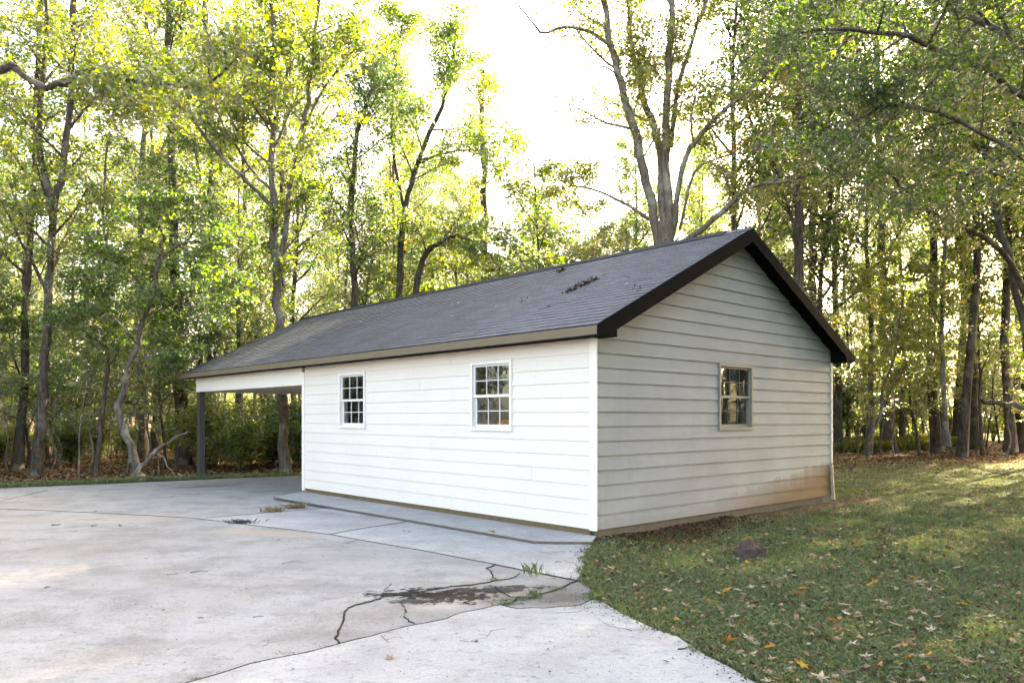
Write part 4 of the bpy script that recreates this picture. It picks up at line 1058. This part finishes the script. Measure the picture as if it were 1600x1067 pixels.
scatter(SAPL, 'sapling', 16, -30, 300, 20.5, 27, .6, 1.0, 'thin pale sapling at the edge of the left woods', 'saplings along the left woods', .9)
scatter(SAPL, 'sapling', 18, 1310, 1640, 29, 42, .8, 1.2, 'thin pale sapling in front of the right woods', 'saplings along the right woods', .9)
scatter(SHRUB, 'woodland_shrub', 11, 320, 500, 23.5, 28, .9, 1.3, 'dense dark shrub seen through the open carport', 'shrubs behind the carport', 1.1, cat='shrub')
scatter(SHRUB, 'woodland_shrub', 8, -40, 420, 36, 62, 1.0, 2.0, '', 'shrubs deep in the left woods', 1.6, cat='shrub')
scatter(SHRUB, 'woodland_shrub', 9, -30, 300, 22.5, 34, .5, .9, 'low leafy shrub among the trunks of the left woods', 'shrubs in the left woods', 1.2, cat='shrub')
scatter(SHRUB, 'woodland_shrub', 26, 1290, 1660, 38, 60, 1.2, 2.2, 'low leafy shrub among the trunks of the right woods', 'shrubs in the right woods', 1.3, cat='shrub')
byl = {}
for o in list(COL.objects):
    if o.type == 'EMPTY' and o.get('category') in ('tree', 'shrub'): byl.setdefault(o['label'], []).append(o)
for lb, os_ in byl.items():          # where two look alike, say which is which by its place
    if len(os_) > 1:
        os_.sort(key=lambda o: o.location.x / o.location.y)
        names = ['left one', 'right one'] if len(os_) == 2 else ['%s from left' % w__ for w__ in ('first', 'second', 'third', 'fourth', 'fifth', 'sixth', 'seventh', 'eighth')[:len(os_)]]
        for o, w_ in zip(os_, names): o['label'] = lb + ', ' + w_
# trees beside the frame: right-hand ones are added to keep gable and driveway shaded; panes mirror some
for (x, y, k, s) in ((13.5, 9.5, 0, .85), (15.5, 4.0, 3, .9), (17.0, 15.5, 1, 1.15), (14.0, 19.5, 2, 1.15), (19.5, 9.0, 4, .9), (12.5, -2.0, 0, .8), (21, 21, 1, 1.25), (24, 15, 0, 1.25), (19.5, 26, 0, 1.3), (24, 28, 2, 1.35), (28, 24, 0, 1.35), (23, 22, 4, 1.4), (27, 31, 0, 1.3), (18, -3, 2, 1.0), (10.5, 4.5, 4, .8), (9.0, -1.5, 2, .8), (12.0, 7.0, 4, .75), (7.5, -6, 0, .9), (14.5, -1, 4, .8)):
    place('shade_tree', TALL[k], (x, y, gz(x, y)), x * 3.1, s, LOOK[TALL[k][0].name] + ' beside the lawn, added outside the right edge to shade gable and drive', 'unseen trees added for shade', 'tree')
for (x, y, k, s) in ((-23, 21, 1, .9), (-24, 16.5, 3, .9), (-25, 12, 0, .9), (-28, 18.5, 1, 1.0), (-30, 13, 2, .9), (-26, 7, 3, .9), (-31, 8, 0, 1), (-33, 20, 1, 1), (-22, 25, 0, 1)):
    place('driveway_tree', TALL[k], (x, y, gz(x, y)), x * 2.3, s, 'tall tree beyond the driveway, outside the left edge of the photo', 'trees past the driveway on the left', 'tree')
for (x, y, k, s) in ((-21.5, 18, 0, 1.1), (-22, 14, 1, 1.1), (-21.5, 10, 3, 1.0), (-23, 22.5, 2, 1.3), (-24.5, 15.5, 2, 1.3), (-25, 19.5, 0, 1.3), (-24, 12, 1, 1.3), (-27, 17, 2, 1.5), (-27, 22, 0, 1.4), (18, 18, 2, 1.3), (19, 15, 0, 1.3), (22, 19, 2, 1.5), (17, 13, 1, 1.2), (24, 22, 0, 1.5), (8.2, 3.2, 2, 1.3), (9.8, 6.4, 0, 1.25), (7.2, -1.0, 1, 1.2), (11.5, 10.2, 1, 1.1)):  # those nearest the camera on the right were added to darken the gable
    place('driveway_understory_tree', UNDER[k], (x, y, gz(x, y)), x * 1.3, s, 'low bushy tree past the ends of the photo, for window reflections and gable shade', 'low trees mirrored in the windows', 'tree')
# far woods: one mass of foliage closing the view
def far_woods():
    T = Tree(900); rr = T.r
    n = 42
    cs = []
    for k in range(n):
        u = rr.uniform(-250, 1850); Y = rr.uniform(72, 92); x = (u - CX) / FPX * Y
        H = rr.uniform(15, 24) if not 740 < u < 985 else rr.uniform(11, 15)
        if u < 420 : H *= .8
        pts = T.smooth([(x, Y, -.2), (x + rr.normal(0, .3), Y, H * .5), (x + rr.normal(0, .6), Y, H)], 4)
        pts, rad = T.tube(pts, .25, .06, 6); T.sprout(pts, rad, 16, 4.2, 0, prm(levels=2, n=(16, 7), nl=26, spread=.5, size=.34, flat=.7), .10 if u > 420 else .14)
    a = link('far_woods', T.leaf_mesh('far_woods', M['leaf_yellow'])); tag(a, 'hazy mass of sunlit foliage far behind the trees', 'woods', kind='stuff')
    b = link('far_trunks', T.wood_mesh('far_trunks', M['bark_brown'])); tag(b, 'dim distant trunks far behind the nearer trees', 'woods', kind='stuff')
far_woods()

# ------------------------------------------------------------------ lawn, litter and small things
def turf_at(x, y):
    w = .8 * np.sin(x * .9) + .6 * np.sin(x * 2.3 + y)
    return sstep(-4.5, -2.5, x) * sstep(31, 19, y + w * .8 - (x - 6) * .12)
def garage_xy(x, y):
    return (x - CORNER.x) * GD.x + (y - CORNER.y) * GD.y, (x - CORNER.x) * FD.x + (y - CORNER.y) * FD.y
rn = np.random.default_rng(5)
def lawn_points(n, ylo, yhi, pw=1.0):
    """points on the right-hand lawn inside the view"""
    y = ylo + (yhi - ylo) * rn.random(n) ** pw; u_ = np.where(rn.random(n) < .86, rn.uniform(840, 1660, n), rn.uniform(1660, 2500, n)); x = (u_ - CX) / FPX * y
    hx_, hy_ = garage_xy(x, y)
    ok = ~inside(x, y, drive_poly) & (rn.random(n) < turf_at(x, y)) & ~((hx_ > -.05) & (hx_ < W + .1) & (hy_ > -.06))
    bare = np.exp(-((hy_ + .2) / .45) ** 2) * (hx_ > .2) * (hx_ < 7.8) + .9 * np.exp(-((hx_ - .9) / 1.2) ** 2 - ((hy_ + .7) / .6) ** 2)
    nz = np.sin(x * 3.1 + np.sin(y * 2.3) * 2) * np.sin(y * 3.7 + np.sin(x * 1.9) * 2)
    ok &= rn.random(n) > bare * .93
    ok &= rn.random(n) > .45 * (nz > .35)
    return x[ok], y[ok]
def blades(x, y, z, h, w, name, mat, label, lean=.5, cat='grass'):
    n = len(x); az = rn.uniform(0, 6.28, n); hh = h * rn.uniform(.45, 1.25, n); ww = w * rn.uniform(.6, 1.3, n)
    la = rn.uniform(0, 6.28, n); ll = hh * np.abs(rn.normal(0, lean, n))
    c, s_ = np.cos(az) * ww / 2, np.sin(az) * ww / 2
    b1 = np.stack([x - c, y - s_, z - .01], -1); b2 = np.stack([x + c, y + s_, z - .01], -1)
    m1 = np.stack([x + c * .6 + np.cos(la) * ll * .35, y + s_ * .6 + np.sin(la) * ll * .35, z + hh * .6], -1)
    tip = np.stack([x + np.cos(la) * ll, y + np.sin(la) * ll, z + hh * .95], -1)
    v = np.stack([b1, b2, m1, tip], 1).reshape(-1, 3)
    o = link(name, np_mesh(name, v, 4, np.arange(len(v)).reshape(-1, 4), mat)); tag(o, label, cat, kind='stuff'); return o
xs, ys = [], []
for n, a, b in ((85000, 3.6, 7.0), (95000, 7.0, 12.0), (80000, 12, 30)):
    q = lawn_points(n, a, b); xs.append(q[0]); ys.append(q[1])
xs, ys = np.concatenate(xs), np.concatenate(ys); zs = terrain(xs, ys)
blades(xs, ys, zs, .042, .0045 + 0 * xs + np.clip(ys - 5, 0, 14) * .0007, 'lawn_grass', M['grass'], 'short shaded lawn grass right of the garage', .7)
def flat_leaves(x, y, z, size, name, mat, label, cat, tilt=.5, aspect=.8):
    n = len(x); az = rn.uniform(0, 6.28, n); L = size * rn.uniform(.6, 1.3, n)
    d = np.stack([np.cos(az), np.sin(az), rn.normal(0, tilt * .6, n)], -1); d /= np.linalg.norm(d, axis=1)[:, None]
    up = np.stack([rn.normal(0, tilt, n), rn.normal(0, tilt, n), np.ones(n)], -1); nn = up - (up * d).sum(1)[:, None] * d; nn /= np.linalg.norm(nn, axis=1)[:, None]
    sd = np.cross(d, nn); c = np.stack([x, y, z], -1); L = L[:, None]; curl = rn.uniform(-.1, .3, n)[:, None]
    v = np.stack([c - d * L * .5, c + sd * L * aspect * .5 + nn * L * curl, c + d * L * .5 + nn * L * .06, c - sd * L * aspect * .5 + nn * L * curl], 1).reshape(-1, 3)
    o = link(name, np_mesh(name, v, 4, np.arange(len(v)).reshape(-1, 4), mat)); tag(o, label, cat, kind='stuff'); return o
q1 = lawn_points(60000, 3.8, 8); q2 = lawn_points(60000, 8, 15)
xs, ys = np.concatenate([q1[0], q2[0]]), np.concatenate([q1[1], q2[1]])
flat_leaves(xs, ys, terrain(xs, ys) + rn.uniform(.008, .035, len(xs)), .017 + np.clip(ys - 5, 0, 10) * .0012, 'lawn_clover', M['clover'], 'low clover and weeds growing through the lawn', 'ground cover', .45)
ex, ey = [], []
edge_pts = [Vector((*q, 0)) for q in [(1.0, 9.45)] + edgeR1[::-1] + [G(*J3)] + edgeP2 + [G(922, 937)] + edgeS2 + [(2.2, 1.5)]]
for a, b in zip(edge_pts, edge_pts[1:]):
    n = max(4, int((b - a).length * 520)); f = rn.random(n); off = rn.normal(.035, .045, n); nr = Vector((-(b - a).y, (b - a).x, 0)).normalized(); nr = nr if nr.x > 0 else -nr
    ex.append(a.x + (b - a).x * f + nr.x * off); ey.append(a.y + (b - a).y * f + nr.y * off)
ex, ey = np.concatenate(ex), np.concatenate(ey); keep = (np.sin(ex * 9) + np.sin(ey * 11.3 + 1) + rn.normal(0, .6, len(ex))) > -.1; ex, ey = ex[keep], ey[keep]
blades(ex, ey, -.06 + 0 * ex, .042, .004, 'edge_grass', M['grass'], 'ragged grass creeping over the driveway edge beside the lawn', .8)
n = 2600; i_ = rn.integers(0, len(ex), n); fx, fy = ex[i_] + rn.normal(0, .09, n), ey[i_] + rn.normal(0, .09, n)
flat_leaves(fx, fy, -.044 + 0 * fx, .016, 'edge_crumbs', M['dead_brown'], 'soil and leaf crumbs along the driveway edge beside the lawn', 'debris', .5)
# strip of grass between the drive and the left woods
be = [Vector((*q, 0)) for q in backEdge]
sx, sy = [], []
for a, b in zip(be, be[1:]):
    L = (b - a).length; nrm = Vector((-(b - a).y, (b - a).x, 0)).normalized(); nrm = nrm if nrm.y > 0 else -nrm
    n = int(L * 1500); f = rn.random(n); off = .01 + 1.15 * rn.random(n) ** 1.2
    sx.append(a.x + (b - a).x * f + nrm.x * off); sy.append(a.y + (b - a).y * f + nrm.y * off)
sx, sy = np.concatenate(sx), np.concatenate(sy)
blades(sx, sy, terrain(sx, sy), .085, .012, 'verge_grass', M['grass'], 'narrow strip of ragged grass along the far driveway edge', .6)
# tall sunlit grass at the foot of the right woods, and the meadow glimpsed through the left woods
n = 20000; Y = rn.uniform(35.5, 41, n); u = 1295 + 205 * rn.random(n) ** .9; x = (u - CX) / FPX * Y
blades(x, Y, terrain(x, Y), .48, .035, 'tall_grass', M['tall_grass'], 'bright yellow green grass at the foot of the right woods', .35)
n = 22000; Y = rn.uniform(44, 66, n); u = rn.uniform(-60, 470, n); x = (u - CX) / FPX * Y
blades(x, Y, terrain(x, Y), .75, .07, 'meadow_grass', M['tall_grass'], 'sunny meadow glimpsed between the trunks of the left woods', .3)
# leaf litter
n = 26000; Y = rn.uniform(17, 44, n); u = rn.uniform(1290, 1680, n); x = (u - CX) / FPX * Y; k = turf_at(x, Y) < .75 * rn.random(n) + .15; k &= ~((garage_xy(x, Y)[0] < W + .3) & (garage_xy(x, Y)[1] > -.3))
flat_leaves(x[k], Y[k], terrain(x[k], Y[k]) + .015, .085, 'bank_litter', M['litter'], 'brown leaf litter covering the ground before the right woods', 'leaf litter', .35)
n = 26000; Y = rn.uniform(17.5, 42, n); u = rn.uniform(-60, 490, n); x = (u - CX) / FPX * Y
k = ~inside(x, Y, drive_poly); k &= poly_dist(x, Y, drive_poly) > .8 * rn.random(n)
flat_leaves(x[k], Y[k], terrain(x[k], Y[k]) + .02, .095, 'woods_litter', M['litter'], 'red brown leaf litter under the left woods', 'leaf litter', .4)
q1 = lawn_points(3600, 4.0, 11); q2 = lawn_points(3000, 9, 26)
xs, ys = np.concatenate([q1[0], q2[0]]), np.concatenate([q1[1], q2[1]])
flat_leaves(xs, ys, terrain(xs, ys) + .03, .052, 'lawn_litter', M['litter'], 'small broken brown leaves caught in the lawn', 'leaf litter', .5)
# darker litter and soil crumbs at the garage foot near the front corner
n = 1500; hx_ = rn.uniform(-.1, 3.2, n); hy_ = -.05 - .9 * rn.random(n) ** 1.5; x = CORNER.x + GD.x * hx_ + FD.x * hy_; y = CORNER.y + GD.y * hx_ + FD.y * hy_
k = ~inside(x, y, drive_poly)
flat_leaves(x[k], y[k], terrain(x[k], y[k]) + .018, .045, 'corner_litter', M['dead_brown'], 'dark rotting leaves along the foot of the gable wall', 'leaf litter', .5)

# --- lobed fallen leaves, one object each where they can be told apart
def lobed(seed, mat, size):
    r = random.Random(seed); bm = bmesh.new(); n = 10
    c = bm.verts.new((0, 0, .012 * size / .1)); ring = []
    for k in range(n):
        a = 2 * math.pi * k / n; rad = size * (.62 if k % 2 == 0 else .30) * r.uniform(.75, 1.15)
        if k == 0: rad *= 1.25
        if k == n // 2: rad *= .6
        ring.append(bm.verts.new((rad * math.cos(a), rad * math.sin(a) * .85, r.uniform(-.02, .22) * rad * (1.2 if k % 2 == 0 else .3))))
    for k in range(n): bm.faces.new((c, ring[k], ring[(k + 1) % n]))
    s0 = bm.verts.new((-size * .75, .004, .02 * size)); s1 = bm.verts.new((-size * .75, -.004, .02 * size)); bm.faces.new((c, s0, s1))
    me = bpy.data.meshes.new('fallen_leaf'); bm.to_mesh(me); bm.free(); me.materials.append(mat); return me
LEAFM = {k: [lobed(i * 7 + j, M[m], s) for j, s in enumerate((.055, .07, .085, .10))] for i, (k, m) in enumerate((('tan', 'dead_tan'), ('orange', 'dead_orange'), ('brown', 'dead_brown')))}
rl = random.Random(9)
def fallen(x, y, z, kind, label, group, scale=1.0, tilt=.35):
    o = link('fallen_leaf', rl.choice(LEAFM[kind])); o.location = (x, y, z); o.scale = (scale,) * 3
    o.rotation_euler = (rl.uniform(-tilt, tilt), rl.uniform(-tilt, tilt), rl.uniform(0, 6.28)); tag(o, label, 'leaf', group); return o
cnt = {'tan': 0, 'orange': 0, 'brown': 0}
lx, ly = lawn_points(1200, 4.0, 11.5, 1.3)
spots = list(zip(lx, ly)); rl.shuffle(spots)
dense = lambda x, y: 1.0 if x > 1.6 and y < 7.5 else .55
for x, y in spots:
    if sum(cnt.values()) >= 290: break
    if rl.random() > dense(x, y): continue
    kd = rl.choices(('tan', 'orange', 'brown'), (.72, .13, .15))[0]; cnt[kd] += 1
    near = 'in the lawn near the camera' if y < 6.2 else 'on the lawn beside the gable wall' if y > 8.5 else 'in the middle of the lawn'
    fallen(x, y, gz(x, y) + .03, kd, f'{kd} dead leaf lying {near}', f'{kd} leaves fallen on the lawn', rl.uniform(.55, 1.1))
DL = [((609, 1030), 'tan', 'pale leaf lying alone on the foreground slab', 1.0, -.05), ((770, 832), 'orange', 'rusty leaf on the edge of the raised apron', .9, 0.01),
      ((866, 906), 'tan', 'small yellow leaf beside the weed on the broken slab', .5, -.05), ((745, 1004), 'brown', 'dark leaf at the end of a twig on the foreground slab', .45, -.05),
      ((1041, 1036), 'brown', 'upright dark leaf on the foreground slab near the lawn', .5, -.05), ((606, 793), 'tan', 'tan leaf on the apron below the wall', .8, 0.01),
      ((512, 775), 'brown', 'dark leaf on the apron near the carport corner', .7, 0.01), ((539, 776), 'brown', 'second dark leaf on the apron near the carport corner', .7, 0.01),
      ((764, 811), 'brown', 'dark leaf on the apron against the wall', .6, 0.01), ((779, 812), 'brown', 'curled dark leaf on the apron touching the wall', .5, 0.01), ((890, 880), 'brown', 'dark leaf near the driveway corner by the lawn', .5, -.05),
      ((745, 867), 'brown', 'dark leaf on the slab above the joint', .55, -.05), ((631, 831), 'brown', 'dark leaf in front of the apron', .5, -.05), ((640, 832), 'brown', 'second dark leaf in front of the apron', .4, -.05),
      ((255, 955), 'brown', 'small dark leaf alone on the wide slab', .35, -.05), ((228, 874), 'brown', 'dark speck of leaf halfway across the wide slab', .45, -.05), ((435, 845), 'brown', 'dark leaf on the wide slab below the pale slab', .6, -.05),
      ((94, 766), 'brown', 'dark leaf at the far left of the drive', .8, -.08), ((270, 777), 'brown', 'dark leaf on the far slab before the carport', .6, -.08), ((150, 800), 'brown', 'dark leaf on the far joint', .9, -.05), ((83, 797), 'brown', 'dark leaf at the left of the far joint', .6, -.05)]
for (uv, kd, lb, s_, z) in DL:
    x, y = G(*uv, z); fallen(x, y, z + .014, kd, lb, 'leaves on the driveway', s_, .25)
k = 0
for _ in range(400):
    if k >= 40: break
    v = rl.uniform(775, 1060); u = rl.uniform(0, 1000); x, y = G(u, v)
    if not inside(np.array([x]), np.array([y]), drive_poly)[0]: continue
    fallen(x, y, drive_z(y) + .008, 'brown', 'tiny scrap of dark leaf on the open driveway', 'leaf scraps on the driveway', rl.uniform(.12, .28), .2); k += 1
# --- twigs
def twig(px, r, label, z=-.05, fork=False):
    T = Tree(int(px[0][0]) + 1000); w = [np.array((*G(u, v, z), drive_z(G(u, v, z)[1]) + .012 if z < 0 else z + .01)) for u, v in px]
    o0 = w[0].copy(); pts = T.smooth([q - o0 for q in w], 3, .003); T.tube(pts, r, r * .5, 5)
    if fork: m = pts[len(pts) // 2]; T.tube(np.array([m, m + np.array([.05, .03, .008]), m + np.array([.11, .04, .01])]), r * .6, r * .3, 4)
    o = link('twig', T.wood_mesh('twig', M['twig'])); o.location = tuple(o0); tag(o, label, 'twig', 'twigs on the driveway'); return o
for px, r, lb in (([(80, 821), (95, 820)], .016, 'short dark stick on the drive at far left'), ([(143, 823), (151, 822)], .014, 'stubby dark twig right of the far left stick'), ([(186, 821), (191, 823)], .016, 'short dark chip of wood on the drive'),
                  ([(297, 896), (312, 893), (325, 894)], .007, 'thin twig in the middle of the wide slab'), ([(70, 920), (79, 918)], .011, 'short twig low at left on the wide slab'), ([(260, 899), (278, 899)], .004, 'hair thin twig left of the middle twig'),
                  ([(1060, 1016), (1082, 1013)], .010, 'black stick on the foreground slab beside the lawn'), ([(718, 1003), (735, 1004), (752, 1004)], .003, 'thin straw on the foreground slab'), ([(760, 997), (766, 990), (768, 986)], .003, 'short straw standing off the thin straw'),
                  ([(595, 995), (603, 1002), (607, 1006)], .004, 'thin twig below the broken slab joint'), ([(867, 880), (878, 879)], .008, 'small stick near the lawn corner of the drive'), ([(842, 863), (860, 865), (880, 862)], .003, 'long thin straw below the apron point'),
                  ([(440, 882), (452, 879), (474, 880)], .005, 'twig below the pale slab'), ([(310, 968), (318, 966)], .008, 'short dark twig low on the wide slab'), ([(395, 966), (412, 965)], .006, 'short twig lower right on the wide slab'),
                  ([(410, 1012), (418, 1007), (420, 1000)], .003, 'curved straw near the foreground joint'), ([(120, 813), (150, 812), (170, 814)], .004, 'thin straw on the stained part of the drive'), ([(540, 850), (556, 846)], .005, 'short twig above the wide slab joint')):
    twig(px, r * .6, lb, fork=r < .006)
# --- tufts in the cracks, dry clumps
def tuft(uv, h, n, spread, mat, label, name='weed_tuft', z=-.05, lean=.3, w=.002):
    x, y = G(*uv, z); z0 = drive_z(y) - .01
    bx0 = rn.normal(0, spread, n); by0 = rn.normal(0, spread * .45, n)
    az = rn.uniform(0, 6.28, n); hh = h * rn.uniform(.4, 1.1, n); la = rn.uniform(0, 6.28, n); ll = hh * np.abs(rn.normal(0, lean, n)); ww = w * rn.uniform(.6, 1.3, n)
    c, s_ = np.cos(az) * ww / 2, np.sin(az) * ww / 2; zz = np.zeros(n)
    v = np.stack([np.stack([bx0 - c, by0 - s_, zz], -1), np.stack([bx0 + c, by0 + s_, zz], -1), np.stack([bx0 + c * .6 + np.cos(la) * ll * .35, by0 + s_ * .6 + np.sin(la) * ll * .35, hh * .6], -1), np.stack([bx0 + np.cos(la) * ll, by0 + np.sin(la) * ll, hh * .95], -1)], 1).reshape(-1, 3)
    o = link(name, np_mesh(name, v, 4, np.arange(len(v)).reshape(-1, 4), M[mat])); o.location = (x, y, z0); tag(o, label, 'weed', 'weeds in the driveway cracks'); return o
for uv, h, n, sp, mt, lb in (((836, 899), .17, 34, .045, 'grass', 'tallest wispy weed, in the joint near the lawn'), ((856, 897), .06, 30, .03, 'grass', 'low dark weed just right of the tallest weed'),
                             ((836, 933), .09, 120, .035, 'grass', 'upright green tuft in the middle of the broken slab'), ((818, 936), .045, 110, .05, 'clover', 'low leafy weed left of the upright tuft'), ((790, 944), .05, 130, .055, 'grass', 'olive tuft where the broken slab meets the joint'),
                             ((870, 920), .05, 110, .045, 'grass', 'soft tuft on the right crack'), ((855, 939), .03, 80, .05, 'clover', 'flat weed by the lawn end of the crack'), ((772, 907), .05, 70, .04, 'grass', 'small tuft at the top crack corner'),
                             ((738, 874), .03, 60, .045, 'dry_grass', 'dry crumb tuft on the upper joint'), ((656, 922), .03, 60, .05, 'clover', 'mossy tuft beside the black stain'), ((605, 931), .025, 50, .03, 'grass', 'tiny tuft at the bend of the left crack'),
                             ((515, 1010), .03, 80, .05, 'grass', 'moss on the joint at the foot of the left crack'), ((455, 1021), .03, 80, .055, 'clover', 'moss on the foreground joint left of the crack'), ((345, 1052), .025, 80, .08, 'clover', 'thin moss low on the foreground joint'),
                             ((310, 1061), .035, 50, .03, 'grass', 'little tuft at the bottom of the foreground joint'), ((528, 984), .018, 30, .02, 'clover', 'speck of moss in the left crack'), ((880, 945), .025, 50, .05, 'dry_grass', 'dry weed beside the broken corner'), ((985, 985), .025, 50, .05, 'grass', 'small weed creeping over the foreground slab edge'), ((905, 950), .04, 90, .09, 'clover', 'low weeds on the soil at the broken corner')):
    tuft(uv, h, n, sp, mt, lb)
for uv, h, n, sp, lb in (((427, 799), .11, 170, .085, 'tan dry weed clump on the joint, left of the pair'), ((461, 793), .11, 180, .08, 'tan dry weed clump on the joint, right of the pair'), ((377, 817), .075, 150, .10, 'dark dead weed clump on the driveway joint')):
    tuft(uv, h, n, sp, 'twig' if 'dark' in lb else 'dry_grass', lb, 'dry_clump', lean=.9, w=.012)
# --- dark clod on the lawn
def clod(name, x, y, z, sx, sy, sz, mat, label, cat, group=None, seed=1):
    bm = bmesh.new(); bmesh.ops.create_icosphere(bm, subdivisions=3, radius=1); r = random.Random(seed)
    from mathutils import noise as mn
    for v in bm.verts:
        k = 1 + .35 * mn.noise(v.co * 1.8 + Vector((seed, 0, 0))) + .22 * mn.noise(v.co * 5 + Vector((0, seed, 0)))
        v.co = Vector((v.co.x * sx * k, v.co.y * sy * k, max(-.3, v.co.z) * sz * k))
    me = bpy.data.meshes.new(name); bm.to_mesh(me); bm.free(); me.materials.append(mat)
    o = link(name, me); o.location = (x, y, z); tag(o, label, cat, group); return o
M['rot'] = plain('rotten_wood', (.060, .045, .038), .95, .1, .6, 18, .9)
x, y = G(1172, 872, -.06); clod('stump_remnant', x, y, gz(x, y) + .03, .17, .12, .15, M['rot'], 'dark crumbling stump remnant sitting in the lawn', 'stump', seed=4)
M['stone'] = plain('grey_stone', (.10, .095, .088), .9, .2, .3, 8, .4)
rs2 = random.Random(12)
for k in range(14):
    u, v = rs2.uniform(1322, 1450), rs2.uniform(730, 758); x, y = G(u, v, -.06); s_ = rs2.uniform(.03, .085)
    clod('field_stone', x, y, gz(x, y), s_ * 1.3, s_, s_ * .5, M['stone'], 'small grey stone on the bare ground right of the garage', 'stone', 'stones right of the garage', k)
# --- fallen limbs
def fallen_limb(px, r0, r1, label, seed, mat='bark_pale'):
    T = Tree(seed); pts = [np.array(P(*q)) for q in px]; o0 = pts[0].copy(); pp = T.smooth([q - o0 for q in pts], 4, .02); T.tube(pp, r0, r1, 7)
    o = link('fallen_limb', T.wood_mesh('fallen_limb', M[mat])); o.location = tuple(o0); tag(o, label, 'branch'); return o
fallen_limb([(192, 752, 20.0), (214, 738, 20.3), (242, 706, 20.8), (268, 688, 21.2), (294, 674, 21.6)], .075, .035, 'grey fallen limb propped against the crooked tree', 301, 'bark_grey')
fallen_limb([(244, 704, 20.9), (258, 722, 20.6), (276, 746, 20.3)], .03, .018, 'thin pale fallen branch right of the propped limb', 302)
fallen_limb([(1325, 708, 36), (1350, 704, 36), (1385, 706, 35), (1420, 707, 34.5)], .09, .05, 'dark fallen limb lying before the thick lone trunk', 303, 'bark_brown')
fallen_limb([(1440, 706, 36), (1475, 702, 35.5), (1510, 700, 35)], .10, .05, 'fallen limb in the leaf litter before the slender grey tree', 304, 'bark_grey')
# --- leaves blown onto the roof
ROTM = Matrix.Rotation(ROT, 3, 'Z')
rp = CORNER + ROTM @ Vector((-OV, 0, 2.70)); rnm = ROTM @ Vector((-PITCH, 0, 1)).normalized()
def on_roof(u, v):
    d = P(u, v, 1.0) - camo.location; t = (rp - camo.location).dot(rnm) / d.dot(rnm); return camo.location + d * t
def roof_clump(px, n, spread, label, seed):
    r = np.random.default_rng(seed); a, b = on_roof(*px[0]), on_roof(*px[1]); ctr = (a + b) / 2
    f = r.random(n)[:, None]; c = np.array(a) * (1 - f) + np.array(b) * f
    up = np.array(rnm); e = np.array((ROTM @ Vector((CA, 0, SA)))); c = c + e * r.normal(0, spread, n)[:, None] + up * np.abs(r.normal(.02, .025, n))[:, None] + np.array(FD) * r.normal(0, spread, n)[:, None]
    d = r.standard_normal((n, 3)); d /= np.linalg.norm(d, axis=1)[:, None]; nn = np.cross(d, r.standard_normal((n, 3))); nn /= np.linalg.norm(nn, axis=1)[:, None]; L = r.uniform(.03, .06, n)[:, None]
    v = np.stack([c - d * L * .5, c + np.cross(d, nn) * L * .35, c + d * L * .5, c - np.cross(d, nn) * L * .35], 1).reshape(-1, 3) - np.array(ctr)
    o = link('leaf_clump', np_mesh('leaf_clump', v, 4, np.arange(len(v)).reshape(-1, 4), M['dead_brown'])); o.location = ctr; tag(o, label, 'leaf pile', 'leaf clumps on the roof'); return o
roof_clump([(884, 458), (934, 436)], 150, .028, 'long drift of dry brown leaves high on the roof', 1)
roof_clump([(871, 427), (882, 422)], 30, .02, 'small leaf clump near the ridge', 2)
roof_clump([(816, 471), (824, 469)], 7, .012, 'few dark leaves stuck in the middle of the roof', 3)
roof_clump([(992, 457), (1000, 450)], 7, .015, 'few pale leaves near the rake edge', 4)
for k in range(34):
    u = rl.uniform(560, 1060); lo, hi = 590 - (u - 283) * .125, 498 - (u - 480) * .205
    v = hi + (lo - hi) * rl.uniform(.1, .9); q = on_roof(u, v) + rnm * .02
    hx_, hy_ = garage_xy(q.x, q.y)
    if not (-.25 < hx_ < RX - .1 and -.2 < hy_ < 13): continue
    o = link('fallen_leaf', rl.choice(LEAFM['tan' if rl.random() < .35 else 'brown'])); o.location = q; o.scale = (rl.uniform(.4, .9),) * 3
    o.rotation_euler = (0, -math.atan(PITCH), ROT + rl.uniform(-.4, .4)); tag(o, 'single small leaf stuck on the shingles', 'leaf', 'single leaves on the roof')
# --- crumbs of soil and bark over the drive
n = 900; v = rn.uniform(770, 1066, n); u = rn.uniform(0, 1150, n)
Yc = FPX * (CAMH + .05) / (v - HV); xc = (u - CX) / FPX * Yc; k = inside(xc, Yc, drive_poly); near = rn.random(n) < np.where((u > 620) & (v > 880) & (v < 990), 1.0, .35); k &= near
flat_leaves(xc[k], Yc[k], np.array([drive_z(q) for q in Yc[k]]) + .006, .012, 'driveway_crumbs', M['dead_brown'], 'dark crumbs of soil and bark scattered over the driveway', 'debris', .4)
print('TRIS', sum(len(m.polygons) * 2 for m in bpy.data.meshes))
